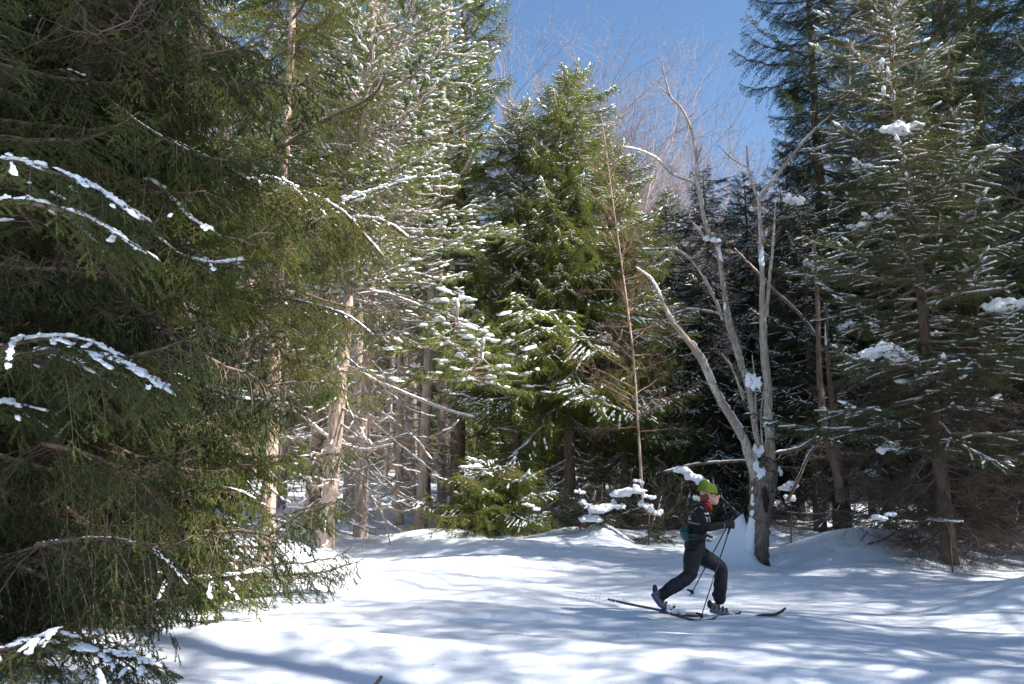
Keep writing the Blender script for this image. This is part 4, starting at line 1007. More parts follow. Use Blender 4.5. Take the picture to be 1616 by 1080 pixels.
# ------------------------------------------------------------------ saplings, leaning trees, snow-covered undergrowth
def traced_tree(name, label, cat, base_px, Y, pts, w, mat, seed, snow=0, twigs=0, twl=.5, tw=None, group=None, Y1=None):
    b = at(base_px[0], base_px[1], Y); root = link(name, None, None, (b[0], b[1], b[2])); tag(root, label, cat, group)
    traced(root, 'trunk', pts, Y, Y if Y1 is None else Y1, w, mat, seed, snow, twigs, 6, .04, twl, tw_mat=tw); return root
sap = traced_tree('sapling', 'thin bare sapling with long fine reddish side twigs, standing before the dark spruces', 'sapling', (1014, 790), 20.5,
    [(1014, 795), (1010, 720), (1006, 658), (1000, 567), (990, 483), (983, 430), (967, 317), (954, 217), (948, 180)], (5, 4.5, 4, 3.6, 3.2, 2.8, 2, 1.5, 1), M['bark_pine'], 31)
rs = np.random.RandomState(8)
for i in range(64):
    f = .18 + .80 * i / 64; pyy = 790 - 600 * f; pxx = np.interp(pyy, [180, 217, 317, 430, 483, 567, 658, 720, 795], [948, 954, 967, 983, 990, 1000, 1006, 1010, 1014])
    Mx = Matrix.Translation(Vector(at(pxx, pyy, 20.5)) - sap.location) @ Matrix.Rotation(i * 2.4 + rs.randn() * .5, 4, 'Z') @ Matrix.Rotation(R(-15 + 14 * rs.randn()), 4, 'Y')
    put_branch(sap, 'red_twig', (2.1 - 1.5 * f) * (.6 + .6 * rs.rand()), Mx, rs)
gln = 'dark leaning trunks right of the dead tree'
traced_tree('leaning_tree', 'dark curved trunk leaning left, lit white by snow behind it, right of the dead tree', 'tree', (1327, 784), 19.5,
    [(1327, 792), (1324, 765), (1315, 726), (1303, 685), (1297, 640), (1292, 570), (1290, 480), (1284, 380)], (17, 15, 13, 12, 11, 9, 7, 4), M['bark_spruce'], 33, .1, 30, .8, None, gln)
traced_tree('leaning_tree', 'slimmer straight trunk just right of the curved leaning one', 'tree', (1322, 735), 21,
    [(1324, 745), (1321, 710), (1318, 680), (1313, 640), (1306, 560), (1304, 480)], (10, 9, 8, 8, 6, 4), M['bark_spruce'], 34, .1, 24, .8, None, gln)
for (lab, b, Y, pts, w, sd, sn) in [
    ('snow-topped fallen branch arching right from behind the dead trunk', (1232, 720), 18, [(1228, 716), (1262, 708), (1290, 692), (1330, 700)], (7, 6, 4, 2), 41, .8),
    ('dark fallen branch slanting down behind the dead tree on the right', (1250, 760), 17.5, [(1243, 790), (1262, 752), (1276, 720), (1298, 690)], (6, 5, 4, 3), 42, .7),
    ('snow-lined dead branch low behind the skier, left of the dead tree', (1090, 735), 19, [(1052, 745), (1100, 733), (1150, 729), (1186, 727)], (5, 4, 4, 3), 43, .9),
    ('long thin fallen stem slanting through the dark spruces above the leaning trunks', (1230, 450), 20, [(1160, 395), (1216, 452), (1262, 497), (1285, 525)], (4, 5, 5, 4), 44, .5)]:
    bb = at(b[0], b[1], Y); r_ = link('fallen_branch', None, None, tuple(bb)); tag(r_, lab, 'branch', 'fallen branches round the dead tree')
    traced(r_, 'stem', pts, Y, Y - .4, w, M['bark_spruce'], sd, sn, 14, 5, .05, .6)
# laden little conifers along the far edge of the clearing
for i, (px, py, Y, H, lab) in enumerate([
    (948, 815, 19.3, 1.0, 'snow-buried little conifer with a long snow beam leaning on it'),
    (1022, 812, 19.2, .9, 'snow-capped little conifer with two stacked snow pads'),
    (915, 812, 19.6, .8, 'low snow-capped sprig left of the leaning snow beam'),
    (1108, 812, 17.6, 1.4, 'snow-laden sapling right behind the head of the skier'),
    (1245, 802, 18.2, .8, 'small twiggy shrub carrying snow pads right of the dead tree')]):
    x_, y_ = at(px, py, Y)[:2]
    root = link('snowy_shrub', None, None, (x_, y_, tz(x_, y_))); tag(root, lab, 'shrub', 'snow-laden shrubs at the forest edge'); r_ = np.random.RandomState(60 + i)
    a = Acc(); tube(a, [(0, 0, -.2), (.02, 0, H * .5), (.06, 0, H)], (.025, .018, .008), 6); link('trunk', a.mesh('trunk', [M['bark_spruce']]), root)
    for k in range(26):
        if i == 3 and math.cos(k * 2.4) > .2: continue
        Mx = Matrix.Translation((.02, 0, H * (.12 + .8 * r_.rand()))) @ Matrix.Rotation(k * 2.4, 4, 'Z') @ Matrix.Rotation(R(-10 + 30 * r_.rand()), 4, 'Y')
        put_branch(root, 'dead_plain' if (i == 4 or k % 2) else 'dark_mid', (.30 + .28 * r_.rand()) if i == 3 else (.35 + .5 * r_.rand()), Mx, r_, .4)
for (px, py, Y, wp, hp, tl, lab) in [
    (962, 797, 19.0, 60, 17, -62, 'long snow beam leaning up to the right at the forest edge'),
    (992, 776, 19.0, 26, 16, -6, 'rounded snow cap at the upper end of the leaning beam'),
    (930, 800, 19.2, 24, 16, 12, 'snow lump left of the leaning snow beam'),
    (915, 778, 19.8, 12, 10, 0, 'tiny snow lump above and left of the leaning beam'),
    (975, 800, 18.9, 16, 14, 4, 'snow pad hanging just right of the leaning beam'),
    (1020, 783, 18.9, 20, 10, 10, 'upper of two stacked snow pads between beam and skier'),
    (1020, 800, 18.9, 16, 20, 12, 'lower of two stacked snow pads between beam and skier'),
    (1038, 808, 18.9, 11, 14, 0, 'small snow stub right of the two stacked pads'),
    (1008, 761, 19.4, 12, 11, 0, 'snow bead beside the foot of the thin sapling'),
    (1092, 752, 17.4, 34, 14, 26, 'big snow lump on the sapling above the green hat'),
    (1110, 764, 17.2, 16, 20, 8, 'snow lump touching the skyline of the green hat'),
    (1100, 787, 17.2, 9, 12, 0, 'snow lump left of the collar of the skier'),
    (1128, 790, 17.3, 9, 14, 6, 'small snow lump right of the face of the skier'),
    (1238, 771, 17.9, 12, 13, 0, 'left snow pad on the twiggy shrub right of the dead tree'),
    (1251, 766, 17.9, 12, 15, 0, 'right snow pad on the twiggy shrub right of the dead tree'),
    (1245, 788, 17.8, 12, 14, 0, 'lowest snow pad on the twiggy shrub right of the dead tree')]:
    clump(px, py, Y, wp, hp, lab, int(px * 5 + py), group='snow lumps along the forest edge', tiltpx=tl, n=5 if wp > 30 else 3)

# dry brushwood between the trunks
rs = np.random.RandomState(91); n = 0
while n < 64:
    px = 860 + 800 * rs.rand(); Y = (19.5 if px < 1330 else 17) + 10 * rs.rand()
    p = at_depth(px, Y)
    if (p[0] - TX) ** 2 + (p[1] - TY) ** 2 < 4: continue
    z_ = 'under the pointed spruce' if px < 1000 else ('behind the skier' if px < 1180 else ('between dead tree and leaning trunks' if px < 1320 else 'round the open fir'))
    lab = 'leafless brown brushwood %s, %s' % (z_, 'at the front' if Y < 22 else 'farther back')
    root = link('brushwood', None, None, p); tag(root, lab, 'shrub', lab[15:])
    for k in range(9):
        Mx = Matrix.Translation((.15 * rs.randn(), .15 * rs.randn(), .05 + .5 * rs.rand())) @ Matrix.Rotation(k * 2.4 + rs.rand(), 4, 'Z') @ Matrix.Rotation(R(-35 + 26 * rs.randn()), 4, 'Y')
        put_branch(root, 'dead_plain' if rs.rand() < .6 else ('dead' if rs.rand() < .5 else 'dark_mid'), .8 + 1.1 * rs.rand(), Mx, rs, .7)
    n += 1
for k4, (px, Y) in enumerate([(1415, 14.6), (1460, 14.2), (1515, 14.0), (1560, 14.4), (1605, 13.9)]):
    p = at_depth(px, Y); lab = 'bare arching brushwood sweeping down to the snow at the foot of the open fir'
    root = link('brushwood', None, None, p); tag(root, lab, 'shrub', 'brushwood at the foot of the open fir')
    for k in range(22):
        Mx = Matrix.Translation((.2 * rs.randn(), .3 + .2 * rs.rand(), .15 + 1.3 * rs.rand())) @ Matrix.Rotation(k * 2.4 + rs.rand(), 4, 'Z') @ Matrix.Rotation(R(8 + 16 * rs.randn()), 4, 'Y')
        put_branch(root, 'dead_plain', .8 + .9 * rs.rand(), Mx, rs)
# needles, bark crumbs and twig bits blown on to the snow
rs = np.random.RandomState(17); a = Acc(); n = 1500
lx = rs.uniform(-7, 9, n); ly = 4.5 + 17 * rs.rand(n) ** 1.3; lz = terrain(lx, ly) + .004; th = rs.rand(n) * 6.28; ll = .008 + .030 * rs.rand(n) ** 4
P0 = np.stack([lx, ly, lz], 1); segs(a, P0, P0 + np.stack([np.cos(th) * ll, np.sin(th) * ll, 0.004 * rs.rand(n)], 1), .0022, .0015, 3)
tag(link('forest_litter', a.mesh('forest_litter', [M['twig']])), 'brown needles and twig crumbs scattered thinly on the snow', None, None, 'stuff')
# sticks in the snow
for (lab, pts, Y, w, sd) in [
    ('thin pale stake upright in the snow beside the leaning pine', [(526, 868), (526.5, 845), (527, 820)], 18.4, (4.5, 4, 4), 71),
    ('short black stick poking from the snow at the bottom edge', [(590, 1086), (597, 1076), (602, 1068)], 6.1, (7, 6, 5), 72),
    ('thin dry stalk in the snow beside the straight pine', [(574, 872), (573, 850), (577, 825)], 17.6, (2.2, 2, 1.2), 73),
    ('fine dry stalk bending left in front of the slim pine', [(616, 862), (611, 835), (602, 800), (597, 780)], 18, (2, 1.8, 1.5, 1), 74),
    ('fine curved grass stem on the bright snow left of the skier', [(930, 842), (934, 832), (941, 826), (946, 830)], 17, (1.6, 1.4, 1.2, 1), 75)]:
    b = at(*pts[0], Y); r_ = link('stick', None, None, tuple(b)); tag(r_, lab, 'stick')
    traced(r_, 'stem', pts, Y, Y, w, M['twig'] if sd != 72 else M['bark_spruce'], sd, 0, 0, 5, .03)

#SKIER
# ------------------------------------------------------------------ the skier
def loft(acc, P, ra, rb, k=18, mi=0, n=None, side=(0, 1, 0)):
    """elliptical tube: ra across the travel plane, rb along `side`"""
    P = np.asarray(P, float); m = len(P); n = n or m * 4
    Q = smooth_path(P, n); u = np.linspace(0, m - 1, n)
    ra = np.interp(u, np.arange(m), ra); rb = np.interp(u, np.arange(m), rb)
    T = np.gradient(Q, axis=0); T /= np.linalg.norm(T, axis=1, keepdims=True)
    Bv = np.array(side, float)[None] - T * (T @ np.array(side, float))[:, None]; Bv /= np.linalg.norm(Bv, axis=1, keepdims=True)
    Av = np.cross(Bv, T); a = np.arange(k) / k * 2 * math.pi
    V = Q[:, None] + Av[:, None] * (ra[:, None] * np.cos(a))[..., None] + Bv[:, None] * (rb[:, None] * np.sin(a))[..., None]
    i = np.arange(n - 1)[:, None] * k; j = np.arange(k)[None]; j2 = (j + 1) % k
    q = np.stack([i + j, i + j2, i + k + j2, i + k + j], -1).reshape(-1, 4)
    tr = np.concatenate([q[:, [0, 1, 2]], q[:, [0, 2, 3]]]); V = V.reshape(-1, 3)
    V = np.vstack([V, Q[:1], Q[-1:]]); e0, e1 = len(V) - 2, len(V) - 1; o = (n - 1) * k
    tr = np.vstack([tr, [[(x + 1) % k, x, e0] for x in range(k)], [[o + x, o + (x + 1) % k, e1] for x in range(k)]])
    acc.add(V, tr, mi)
def blob(acc, c, r, rot=None):
    V = ICO3[0] * np.array(r)
    if rot is not None: V = V @ np.array(Euler(rot).to_matrix()).T
    acc.add(V + np.array(c), ICO3[1])
def fused(name, acc, mat, parent, vox=.008, smooth=4, disp=None):
    o = link(name, acc.mesh(name, [mat]), parent)
    m = o.modifiers.new('remesh', 'REMESH'); m.mode = 'VOXEL'; m.voxel_size = vox; m.use_smooth_shade = True
    m = o.modifiers.new('smooth', 'SMOOTH'); m.iterations = smooth; m.factor = .5
    if disp:
        tex = bpy.data.textures.new(name + '_folds', 'CLOUDS'); tex.noise_scale = disp[1]; tex.noise_depth = 2
        m = o.modifiers.new('folds', 'DISPLACE'); m.texture = tex; m.strength = disp[0]; m.mid_level = .5
    return o
SY = 9.6
org = at(1100, 960, SY); org[2] = tz(org[0], SY)
def K(px, py, dy=0.0): return at(px, py, SY + dy) - org
def KT(px, py, dy, h):
    p = K(px, py, dy); p[2] = tz(p[0] + org[0], p[1] + org[1]) - org[2] + h; return p
per = link('person', None, None, tuple(org))
tag(per, 'skier in black jacket and trousers with lime green knitted hat, striding right over the snow', 'person')
m_skin = mat_plain('skin', (0.52, 0.30, 0.22), .5, .06, 60, .4); m_jack = mat_plain('black_jacket', (0.008, 0.009, 0.012), .75, .3, 50, .25, .002)
m_trou = mat_plain('dark_trousers', (0.013, 0.015, 0.021), .7, .3, 40, .25, .002); m_hat = mat_plain('lime_knit', (0.11, 0.165, 0.024), .95, .35, 160, .1, .004)
m_hair = mat_plain('brown_red_hair', (0.16, 0.045, 0.030), .6, .4, 90, .3); m_org = mat_plain('orange_collar', (0.40, 0.045, 0.02), .8, .15, 60, .2)
m_plum = mat_plain('plum_scarf', (0.10, 0.012, 0.028), .9, .25, 60, .15); m_glove = mat_plain('black_glove', (0.009, 0.009, 0.010), .7, .3, 80, .3, .001)
m_white = mat_plain('white_print', (0.55, 0.55, 0.58), .6, .05, 60, .3); m_grey = mat_plain('grey_piping', (0.24, 0.23, 0.26), .6, .1, 60, .3)
m_teal = mat_plain('teal_nylon', (0.0, 0.07, 0.085), .5, .15, 60, .4); m_lens = mat_plain('sunglass_lens', (0.012, 0.010, 0.010), .12, .1, 30, .6)
m_boot = mat_plain('boot_grey', (0.12, 0.12, 0.135), .5, .3, 50, .4); m_blue = mat_plain('blue_plastic', (0.010, 0.05, 0.28), .35, .1, 50, .5)
m_blk = mat_plain('black_plastic', (0.010, 0.010, 0.012), .4, .1, 50, .5); m_ski = mat_plain('dark_red_ski', (0.075, 0.022, 0.020), .35, .2, 20, .5)
m_skid = mat_plain('grey_ski', (0.06, 0.055, 0.055), .4, .3, 25, .5); m_alu = mat_plain('pole_shaft', (0.03, 0.03, 0.035), .3, .1, 30, .6)
NEAR, FARS = -.15, .15           # shoulders and hips half widths
hip = K(1097, 866); chest = K(1103, 818); neck = K(1110, 801); head = K(1119.5, 780)
elN = K(1112, 832, -.24); haN = K(1146, 829, -.13); elF = K(1118, 832, .24); haF = K(1149, 815, .10)
shN = K(1104, 806, -.16); shF = K(1106, 806, .16)
# rear leg is the near (right) one; front leg the far (left) one
kN = K(1087, 909, -.12); aN = K(1046, 938, -.12); kF = K(1137, 897, .12); aF = K(1136, 946, .12)
hN = K(1095, 872, -.09); hF = K(1099, 872, .09)
b = Acc()
def torso(a, g, gy):
    loft(a, [K(1098, 874), K(1096, 860), K(1099, 842), K(1103, 824), K(1106, 811), K(1109, 803)], [.105 * g, .108 * g, .103 * g, .118 * g, .10 * g, .06 * g], [.165 * gy, .16 * gy, .145 * gy, .175 * gy, .18 * gy, .10 * gy])
def arm(a, s_, e_, h_, g):
    loft(a, [s_, (s_ + e_) / 2, e_, (e_ + h_) / 2, h_], [.058 * g, .052 * g, .046 * g, .042 * g, .031 * g], [.058 * g, .052 * g, .046 * g, .042 * g, .031 * g])
def leg(a, h_, k_, an, g, flare=1.0):
    loft(a, [h_, h_ * .5 + k_ * .5, k_, k_ * .45 + an * .55, an], [.100 * g, .088 * g, .070 * g, .064 * g * flare, .050 * g * flare], [.095 * g, .085 * g, .068 * g, .062 * g * flare, .052 * g * flare])
torso(b, .86, .86); arm(b, shN, elN, haN, .72); arm(b, shF, elF, haF, .72); leg(b, hN, kN, aN, .72); leg(b, hF, kF, aF, .72)
blob(b, neck * .65 + head * .35, (.055, .052, .07)); loft(b, [K(1108, 804), K(1115, 790)], [.058, .050], [.058, .050])
blob(b, head + np.array([-.012, 0, .022]), (.098, .076, .102)); blob(b, head + np.array([.025, 0, -.045]), (.064, .056, .080))
blob(b, head + np.array([.070, 0, -.100]), (.026, .028, .024)); loft(b, [head + np.array([.078, 0, .012]), head + np.array([.112, 0, -.030]), head + np.array([.088, 0, -.040])], [.012, .015, .012], [.010, .018, .015])
blob(b, head + np.array([.086, 0, -.066]), (.014, .024, .008)); blob(b, head + np.array([.082, 0, -.078]), (.014, .022, .008))
for sg in (-1, 1): blob(b, head + np.array([-.010, sg * .074, -.025]), (.018, .010, .030)); blob(b, head + np.array([.066, sg * .030, .005]), (.02, .018, .012))
fused('body', b, m_skin, per, .0055, 3)
j = Acc(); torso(j, 1.05, 1.04); arm(j, shN, elN, haN, 1.12); arm(j, shF, elF, haF, 1.12); blob(j, shN, (.075, .07, .075)); blob(j, shF, (.075, .07, .075))
jacket = fused('jacket', j, m_jack, per, .009, 3, (.016, .07))
t = Acc(); loft(t, [K(1097, 852), K(1097, 866), K(1098, 878)], [.112, .118, .105], [.162, .172, .165]); leg(t, hN, kN, aN, 1.12, 1.12); leg(t, hF, kF, aF, 1.12, 1.12)
blob(t, aN, (.07, .068, .06)); blob(t, aF + np.array([0, 0, .02]), (.074, .068, .085)); blob(t, K(1134, 938, .12), (.078, .07, .05))
trousers = fused('trousers', t, m_trou, per, .010, 3, (.024, .08))
# hat: domed knit with ribs and turned-up edge
h = Acc(); hc = head + np.array([-.018, 0, .045]); rows, k = 12, 44; V = []
for i in range(rows):
    th = i / (rows - 1) * math.pi / 2; z_ = math.sin(th) ** .9; rr = math.cos(th) ** .74 if i < rows - 1 else 0.02
    for q in range(k):
        al = q / k * 2 * math.pi; rb_ = 1 + .022 * math.cos(q * math.pi) + .012 * math.sin(i * 2.6)
        V.append(hc + np.array([.116 * rr * rb_ * math.cos(al), .100 * rr * rb_ * math.sin(al), -.018 + .124 * z_ - .02 * math.cos(al)]))
T_ = []
for i in range(rows - 1):
    for q in range(k):
        a0, a1, b0, b1 = i * k + q, i * k + (q + 1) % k, (i + 1) * k + q, (i + 1) * k + (q + 1) % k; T_ += [[a0, a1, b1], [a0, b1, b0]]
h.add(np.array(V), T_); hat = link('hat', h.mesh('hat', [m_hat]), per)
h = Acc(); P = np.array([hc + np.array([.117 * math.cos(al), .101 * math.sin(al), -.016 - .02 * math.cos(al)]) for al in np.linspace(0, 2 * math.pi, 40)]); tube(h, P, .012, 8); link('hat_rim', h.mesh('hat_rim', [m_hat]), hat)
h = Acc(); blob(h, head + np.array([-.075, 0, -.045]), (.040, .066, .058)); blob(h, head + np.array([-.045, -.052, -.025]), (.035, .024, .05)); blob(h, head + np.array([-.045, .052, -.025]), (.035, .024, .05)); fused('hair', h, m_hair, per, .006, 2, (.01, .02))
# glasses
g = Acc()
for sg in (-1, 1): blob(g, head + np.array([.086, sg * .036, .004]), (.015, .036, .024)); loft(g, [head + np.array([.075, sg * .058, .012]), head + np.array([-.01, sg * .080, .004])], [.006, .005], [.003, .003], 8)
loft(g, [head + np.array([.090, -.012, .010]), head + np.array([.090, .012, .010])], [.005, .005], [.005, .005], 8, side=(0, 0, 1))
link('sunglasses', g.mesh('sunglasses', [m_lens]), per)
# collar: plum scarf round the neck, orange front
c = Acc(); loft(c, [K(1109, 804), K(1112, 797), K(1113, 790)], [.070, .064, .060], [.070, .062, .056]); sc_f = fused('scarf', c, m_plum, per, .007, 2, (.012, .04))
c = Acc()
for w_ in np.linspace(-1, 1, 7): loft(c, [K(1113, 795, .045 * w_) + np.array([.030 * (1 - abs(w_) * .5), 0, .01]), K(1117, 801, .035 * w_) + np.array([.032, 0, 0]), K(1120, 807, .02 * w_)], [.020, .022, .012], [.018, .018, .012], 10)
fused('collar', c, m_org, per, .006, 2)
# gloves: palm, four curled fingers, thumb
def glove(c, gdir, sgn):
    a = Acc(); f = gdir / np.linalg.norm(gdir); up = np.array([0, 0, 1.0]); sd = np.cross(up, f); sd /= np.linalg.norm(sd); up = np.cross(f, sd)
    pc = c + f * .045
    M3 = np.stack([f, sd, up], 1); V = (ICO3[0] * np.array([.052, .026, .044])) @ M3.T + pc; a.add(V, ICO3[1])
    loft(a, [c - f * .055, c, c + f * .02], [.042, .036, .034], [.038, .033, .030], 14)          # gauntlet
    for i, (o, L) in enumerate(((.030, .88), (.010, 1.0), (-.011, .95), (-.031, .78))):
        r0 = pc + f * .040 + up * o; p1 = r0 + f * .026 * L - sd * .006 * sgn; p2 = p1 - sd * .030 * sgn * L - f * .004; p3 = p2 - f * .030 * L - sd * .006 * sgn
        loft(a, [r0, p1, p2, p3], [.0125, .0125, .0115, .0095], [.0125, .0125, .0115, .0095], 10, side=tuple(up))
    q0 = pc + up * .030 - sd * .010 * sgn - f * .01; q1 = q0 + f * .026 - sd * .020 * sgn + up * .012; q2 = q1 + f * .024 - sd * .012 * sgn - up * .004
    loft(a, [q0, q1, q2], [.015, .013, .010], [.015, .013, .010], 10)
    g = fused('glove', a, m_glove, per, .0035, 2); return pc - sd * .026 * sgn + f * .035
gripN = glove(haN, K(1153, 829, -.11) - haN, -1); gripF = glove(haF, K(1156, 812, .08) - haF, 1)
for c_, d_ in ((haN, haN - elN), (haF, haF - elF)):
    a = Acc(); d_ = d_ / np.linalg.norm(d_); loft(a, [c_ - d_ * .052, c_ - d_ * .044], [.0405, .0405], [.0405, .0405], 18); link('cuff_band', a.mesh('cuff_band', [m_grey]), per)
# boots
def boot(an, heel, ball, toe, name='boot'):
    up = an - (heel * .55 + ball * .45); bt = link(name, None, per)
    a = Acc(); loft(a, [heel + up * .10, heel * .6 + ball * .4 + up * .14, ball + up * .08, toe + up * .04], [.040, .048, .040, .020], [.036, .040, .046, .032], 14)
    loft(a, [heel * .75 + ball * .25 + up * .15, heel * .8 + ball * .2 + up * .75], [.055, .052], [.045, .045], 14); fused('shell', a, m_boot, bt, .006, 2)
    a = Acc(); n_ = up / np.linalg.norm(up); loft(a, [heel - n_ * .012, ball - n_ * .016, toe - n_ * .008], [.012, .013, .010], [.036, .044, .030], 12); link('sole', a.mesh('sole', [m_blue]), bt)
    a = Acc()
    for f_ in (.15, .38, .60, .8):
        c_ = heel * (1 - f_) + toe * f_ + up * (.30 - .18 * f_); P = np.array([c_ + np.array([0, .047 * math.cos(q), 0]) + n_ * .05 * math.sin(q) * (1.1 - .4 * f_) for q in np.linspace(0, math.pi, 12)]); tube(a, P, .009, 6)
    blob(a, heel + up * .55 - (toe - heel) * .10, (.03, .035, .05)); loft(a, [heel + up * .6 - (toe - heel) * .1, heel + up * .85 - (toe - heel) * .16], [.014, .010], [.02, .015], 8)
    link('straps', a.mesh('straps', [m_blk]), bt); return bt
boot(K(1046, 936, -.12), K(1030, 937, -.12), K(1043, 955, -.12), K(1051, 960, -.12))
boot(K(1134, 950, .12), K(1121, 963, .12), K(1142, 968, .12), K(1151, 969, .12))
# marks on the jacket, laid on its surface
bpy.context.view_layer.update(); dg = bpy.context.evaluated_depsgraph_get()
je = jacket.evaluated_get(dg); jm = je.to_mesh(); jb = BVHTree.FromPolygons([tuple(v.co) for v in jm.vertices], [tuple(p.vertices) for p in jm.polygons]); je.to_mesh_clear()
def lay(name, quads, mat, px_uv=True):
    """quads of pixel positions projected along the view on to the jacket"""
    a = Acc()
    for (p0, p1, p2, p3) in quads:
        nu, nv = 14, 4; V = []
        for iv in range(nv + 1):
            for iu in range(nu + 1):
                u, v = iu / nu, iv / nv; q = (np.array(p0) * (1 - u) + np.array(p1) * u) * (1 - v) + (np.array(p3) * (1 - u) + np.array(p2) * u) * v
                o_ = K(q[0], q[1], -.8); d_ = ray(q[0], q[1]); d_ /= np.linalg.norm(d_); hit = jb.ray_cast(Vector(o_), Vector(d_))
                V.append(np.array(hit[0]) + np.array(hit[1]) * .003 if hit[0] is not None and hit[3] < 1.1 else None)
        ids = {}; VV = []
        for n_, v in enumerate(V):
            if v is not None: ids[n_] = len(VV); VV.append(v)
        T2 = []
        for iv in range(nv):
            for iu in range(nu):
                c_ = [iv * (nu + 1) + iu, iv * (nu + 1) + iu + 1, (iv + 1) * (nu + 1) + iu + 1, (iv + 1) * (nu + 1) + iu]
                if all(x in ids for x in c_) and max(np.linalg.norm(VV[ids[c_[0]]] - VV[ids[x]]) for x in c_) < .05: c_ = [ids[x] for x in c_]; T2 += [[c_[0], c_[1], c_[2]], [c_[0], c_[2], c_[3]]]
        if T2: a.add(np.array(VV), T2)
    if a.n: return link(name, a.mesh(name, [mat]), jacket)
def stroke(x0, y0, x1, y1, w):
    d = np.array([x1 - x0, y1 - y0], float); d /= np.linalg.norm(d); n_ = np.array([-d[1], d[0]]) * w / 2; a0, a1 = np.array([x0, y0]), np.array([x1, y1])
    return (tuple(a0 + n_), tuple(a1 + n_), tuple(a1 - n_), tuple(a0 - n_))
lay('back_stripe', [stroke(1086, 807, 1095, 809, 2.2)], m_grey)
lay('waist_stripe', [stroke(1086, 824, 1105, 828, 1.8)], m_grey)
lay('shoulder_mark', [stroke(1096, 805, 1100, 801, 1.6)], m_grey); lay('shoulder_mark', [stroke(1104, 799.5, 1110, 803.5, 1.8)], m_grey)
lay('chest_bar', [stroke(1112, 811, 1120, 811, 3)], m_white)
lay('letter_y', [stroke(1113.6, 816, 1115.8, 820, 1.3), stroke(1118, 816, 1115.8, 820, 1.3), stroke(1115.8, 820, 1115.8, 824, 1.3)], m_white)
lay('letter_i', [stroke(1120.3, 815.5, 1120.3, 824, 1.5)], m_white)
lay('letter_g', [stroke(1090, 814.6, 1087.4, 814.6, 1.1), stroke(1087.4, 814.2, 1087.4, 820.6, 1.1), stroke(1087.2, 820.2, 1090.2, 820.2, 1.1), stroke(1090, 820.4, 1090, 817.6, 1.1), stroke(1090.3, 817.6, 1088.6, 817.6, 1.0)], m_white)
# waist pack with strap
wp = link('waist_pack', None, None, tuple(org)); tag(wp, 'teal and black waist pack strapped round the hips of the skier', 'bag')
a = Acc(); blob(a, K(1081, 841), (.055, .115, .085), (0, .15, 0)); blob(a, K(1083, 848), (.05, .11, .05)); fused('pouch', a, m_teal, wp, .007, 2, (.008, .03))
a = Acc(); loft(a, [K(1079, 838.5, -.11), K(1077.5, 838.5, 0), K(1079, 838.5, .11)], [.062, .064, .062], [.008, .008, .008], 12, side=(0, 0, 1)); 
P = np.array([K(1097, 846) + np.array([.122 * math.cos(q), .178 * math.sin(q), .012 * math.cos(q)]) for q in np.linspace(0, 2 * math.pi, 50)])
for dz in (-.022, -.008, .008, .022): tube(a, P + np.array([0, 0, dz]), .010, 6)
link('strap', a.mesh('strap', [m_blk]), wp)
a = Acc()
for dz in (-.026, .026): tube(a, np.array([K(1092, 846) + np.array([.105 * math.cos(q), .186 * math.sin(q), dz]) for q in np.linspace(math.pi * 1.05, math.pi * 1.55, 16)]), .006, 5)
link('piping', a.mesh('piping', [m_teal]), wp)
a = Acc(); loft(a, [K(1113, 843, -.02), K(1118, 846, -.04), K(1125, 849, -.06)], [.012, .014, .012], [.010, .010, .008], 10); link('strap_end', a.mesh('strap_end', [m_blk]), wp)
# poles
def pole(grip, tip, label, basket_back):
    r_ = link('ski_pole', None, None, tuple(org)); tag(r_, label, 'ski pole', 'ski poles held by the skier')
    d = (tip - grip) / np.linalg.norm(tip - grip); a = Acc(); tube(a, [grip, tip], (.0085, .0065), 10); link('shaft', a.mesh('shaft', [m_alu]), r_)
    a = Acc(); loft(a, [grip - d * .03, grip, grip + d * .11], [.019, .016, .013], [.019, .016, .013], 12); link('grip', a.mesh('grip', [m_blk]), r_)
    a = Acc(); bc = tip - d * .055
    bs = np.cross(d, np.array([0, 1, 0])); tube(a, [bc - d * .02, bc, bc + d * .02], (.012, .018, .012), 10)
    loft(a, [bc, bc + np.array([-.030, 0, .018]), bc + np.array([-.062, 0, .026])], [.018, .014, .010], [.026, .030, .018], 10); loft(a, [bc, bc + np.array([.012, 0, -.03])], [.014, .006], [.016, .008], 8)
    link('basket', a.mesh('basket', [m_blk]), r_)
    a = Acc(); mid_ = grip * .42 + tip * .58; tube(a, [mid_ - d * .02, mid_ + d * .02], .0095, 10); link('decal', a.mesh('decal', [m_white]), r_)
    a = Acc(); tube(a, [grip, grip - d * .06 + np.array([-.03, 0, .01]), grip + np.array([-.055, 0, -.01]), grip + d * .02], .004, 5); link('wrist_loop', a.mesh('wrist_loop', [m_blk]), r_)
pole(gripN, K(1104.6, 979, -.16), 'nearer ski pole, its tip planted in the snow between the feet', 1)
pole(gripF, K(1089, 941, .22), 'farther ski pole swung back, its basket clear of the snow', 1)
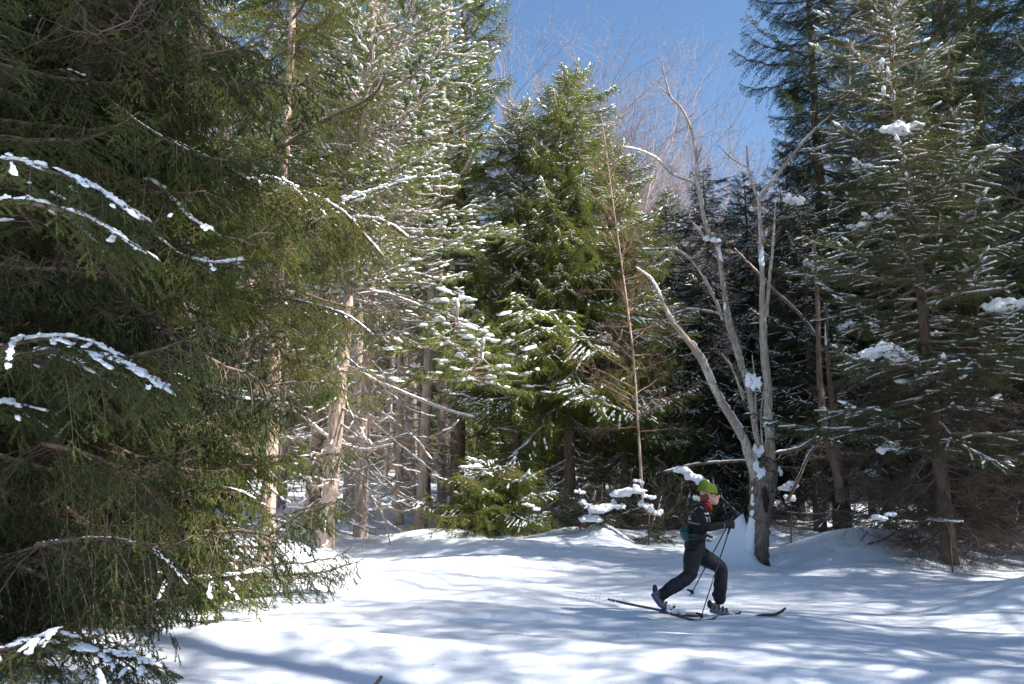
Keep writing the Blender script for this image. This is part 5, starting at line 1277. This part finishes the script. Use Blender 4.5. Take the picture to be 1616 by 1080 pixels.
# skis
def ski(pts, mat, label, bind):
    r_ = link('ski', None, None, tuple(org)); tag(r_, label, 'ski', 'skis under the boots'); a = Acc(); n = 40; P = smooth_path(pts, n)
    f = np.linspace(0, 1, n); wd = .036 * np.minimum(1, np.minimum(f * 14 + .55, (1 - f) * 9 + .12)); th = np.full(n, .009)
    T = np.gradient(P, axis=0); T /= np.linalg.norm(T, axis=1, keepdims=True); Bv = np.cross(np.array([0, 0, 1.0]), T); Bv /= np.linalg.norm(Bv, axis=1, keepdims=True); U = np.cross(T, Bv)
    V = np.stack([P + Bv * wd[:, None] + U * th[:, None], P - Bv * wd[:, None] + U * th[:, None], P - Bv * wd[:, None] - U * th[:, None], P + Bv * wd[:, None] - U * th[:, None]], 1).reshape(-1, 3)
    i = np.arange(n - 1)[:, None] * 4; j_ = np.arange(4)[None]; j2 = (j_ + 1) % 4; q = np.stack([i + j_, i + j2, i + 4 + j2, i + 4 + j_], -1).reshape(-1, 4)
    tr = np.vstack([q[:, [0, 1, 2]], q[:, [0, 2, 3]], [[0, 2, 1], [0, 3, 2]], [[4 * n - 4, 4 * n - 3, 4 * n - 2], [4 * n - 4, 4 * n - 2, 4 * n - 1]]])
    a.add(V, tr); o = link('board', a.mesh('board', [mat], False), r_)
    bd = link('binding', None, r_); a = Acc(); B = bind; blob(a, B, (.05, .034, .014)); link('plate', a.mesh('plate', [m_blue]), bd)
    a = Acc(); loft(a, [B + np.array([.05, 0, 0]), B + np.array([.085, 0, .012]), B + np.array([.115, 0, .040])], [.012, .016, .008], [.03, .026, .010], 10)
    tube(a, np.array([B + np.array([.06 + .02 * math.cos(q), .04 * math.sin(q), .02]) for q in np.linspace(0, 2 * math.pi, 16)]), .004, 5); link('toe_lever', a.mesh('toe_lever', [m_blk]), bd)
ski([K(959, 946, -.02), K(1000, 955, -.06), K(1040, 963, -.10), K(1062, 970, -.14), K(1100, 980, -.2), K(1120, 979, -.22), K(1128, 975.5, -.23), K(1133, 972, -.24)], m_skid, 'grey rear ski with its tail lifted out of the snow', K(1050, 962, -.12))
ski([K(1040, 966, .13), K(1090, 972, .13), K(1150, 977, .12), KT(1185, 980, .06, -.02), KT(1205, 980, .02, .012), KT(1222, 979, 0, .02), KT(1232, 975.5, -.01, .05), KT(1241, 972, -.02, .10)], m_ski, 'dark red front ski with only its upturned tip above the snow', K(1154, 971, .12))
# powder thrown up behind the rear ski
rs = np.random.RandomState(9); a = Acc()
for i in range(300):
    u = rs.rand(); px = 966 - 62 * u ** 1.3 + 14 * rs.randn(); py = 952 - (18 * (1 - abs(u - .3)) ) * rs.rand() ** 1.6 - 2
    r0 = .0025 + .004 * rs.rand() ** 2; V0, F0 = ICO0; a.add(V0 * r0 + K(px, py, -.05 + .12 * rs.randn()), F0)
for i in range(28):
    px = 1052 + 30 * rs.rand(); py = 960 + (px - 1052) * .3 + 4 * rs.randn(); a.add(ICO1[0] * (.006 + .016 * rs.rand()) * np.array([1.4, 1, .6]) + K(px, py, -.16 + .05 * rs.randn()), ICO1[1])
sp = link('snow_spray', a.mesh('snow_spray', [M['snow_tree']]), None, tuple(org)); tag(sp, 'powder snow kicked up behind the rear ski', None, None, 'stuff')
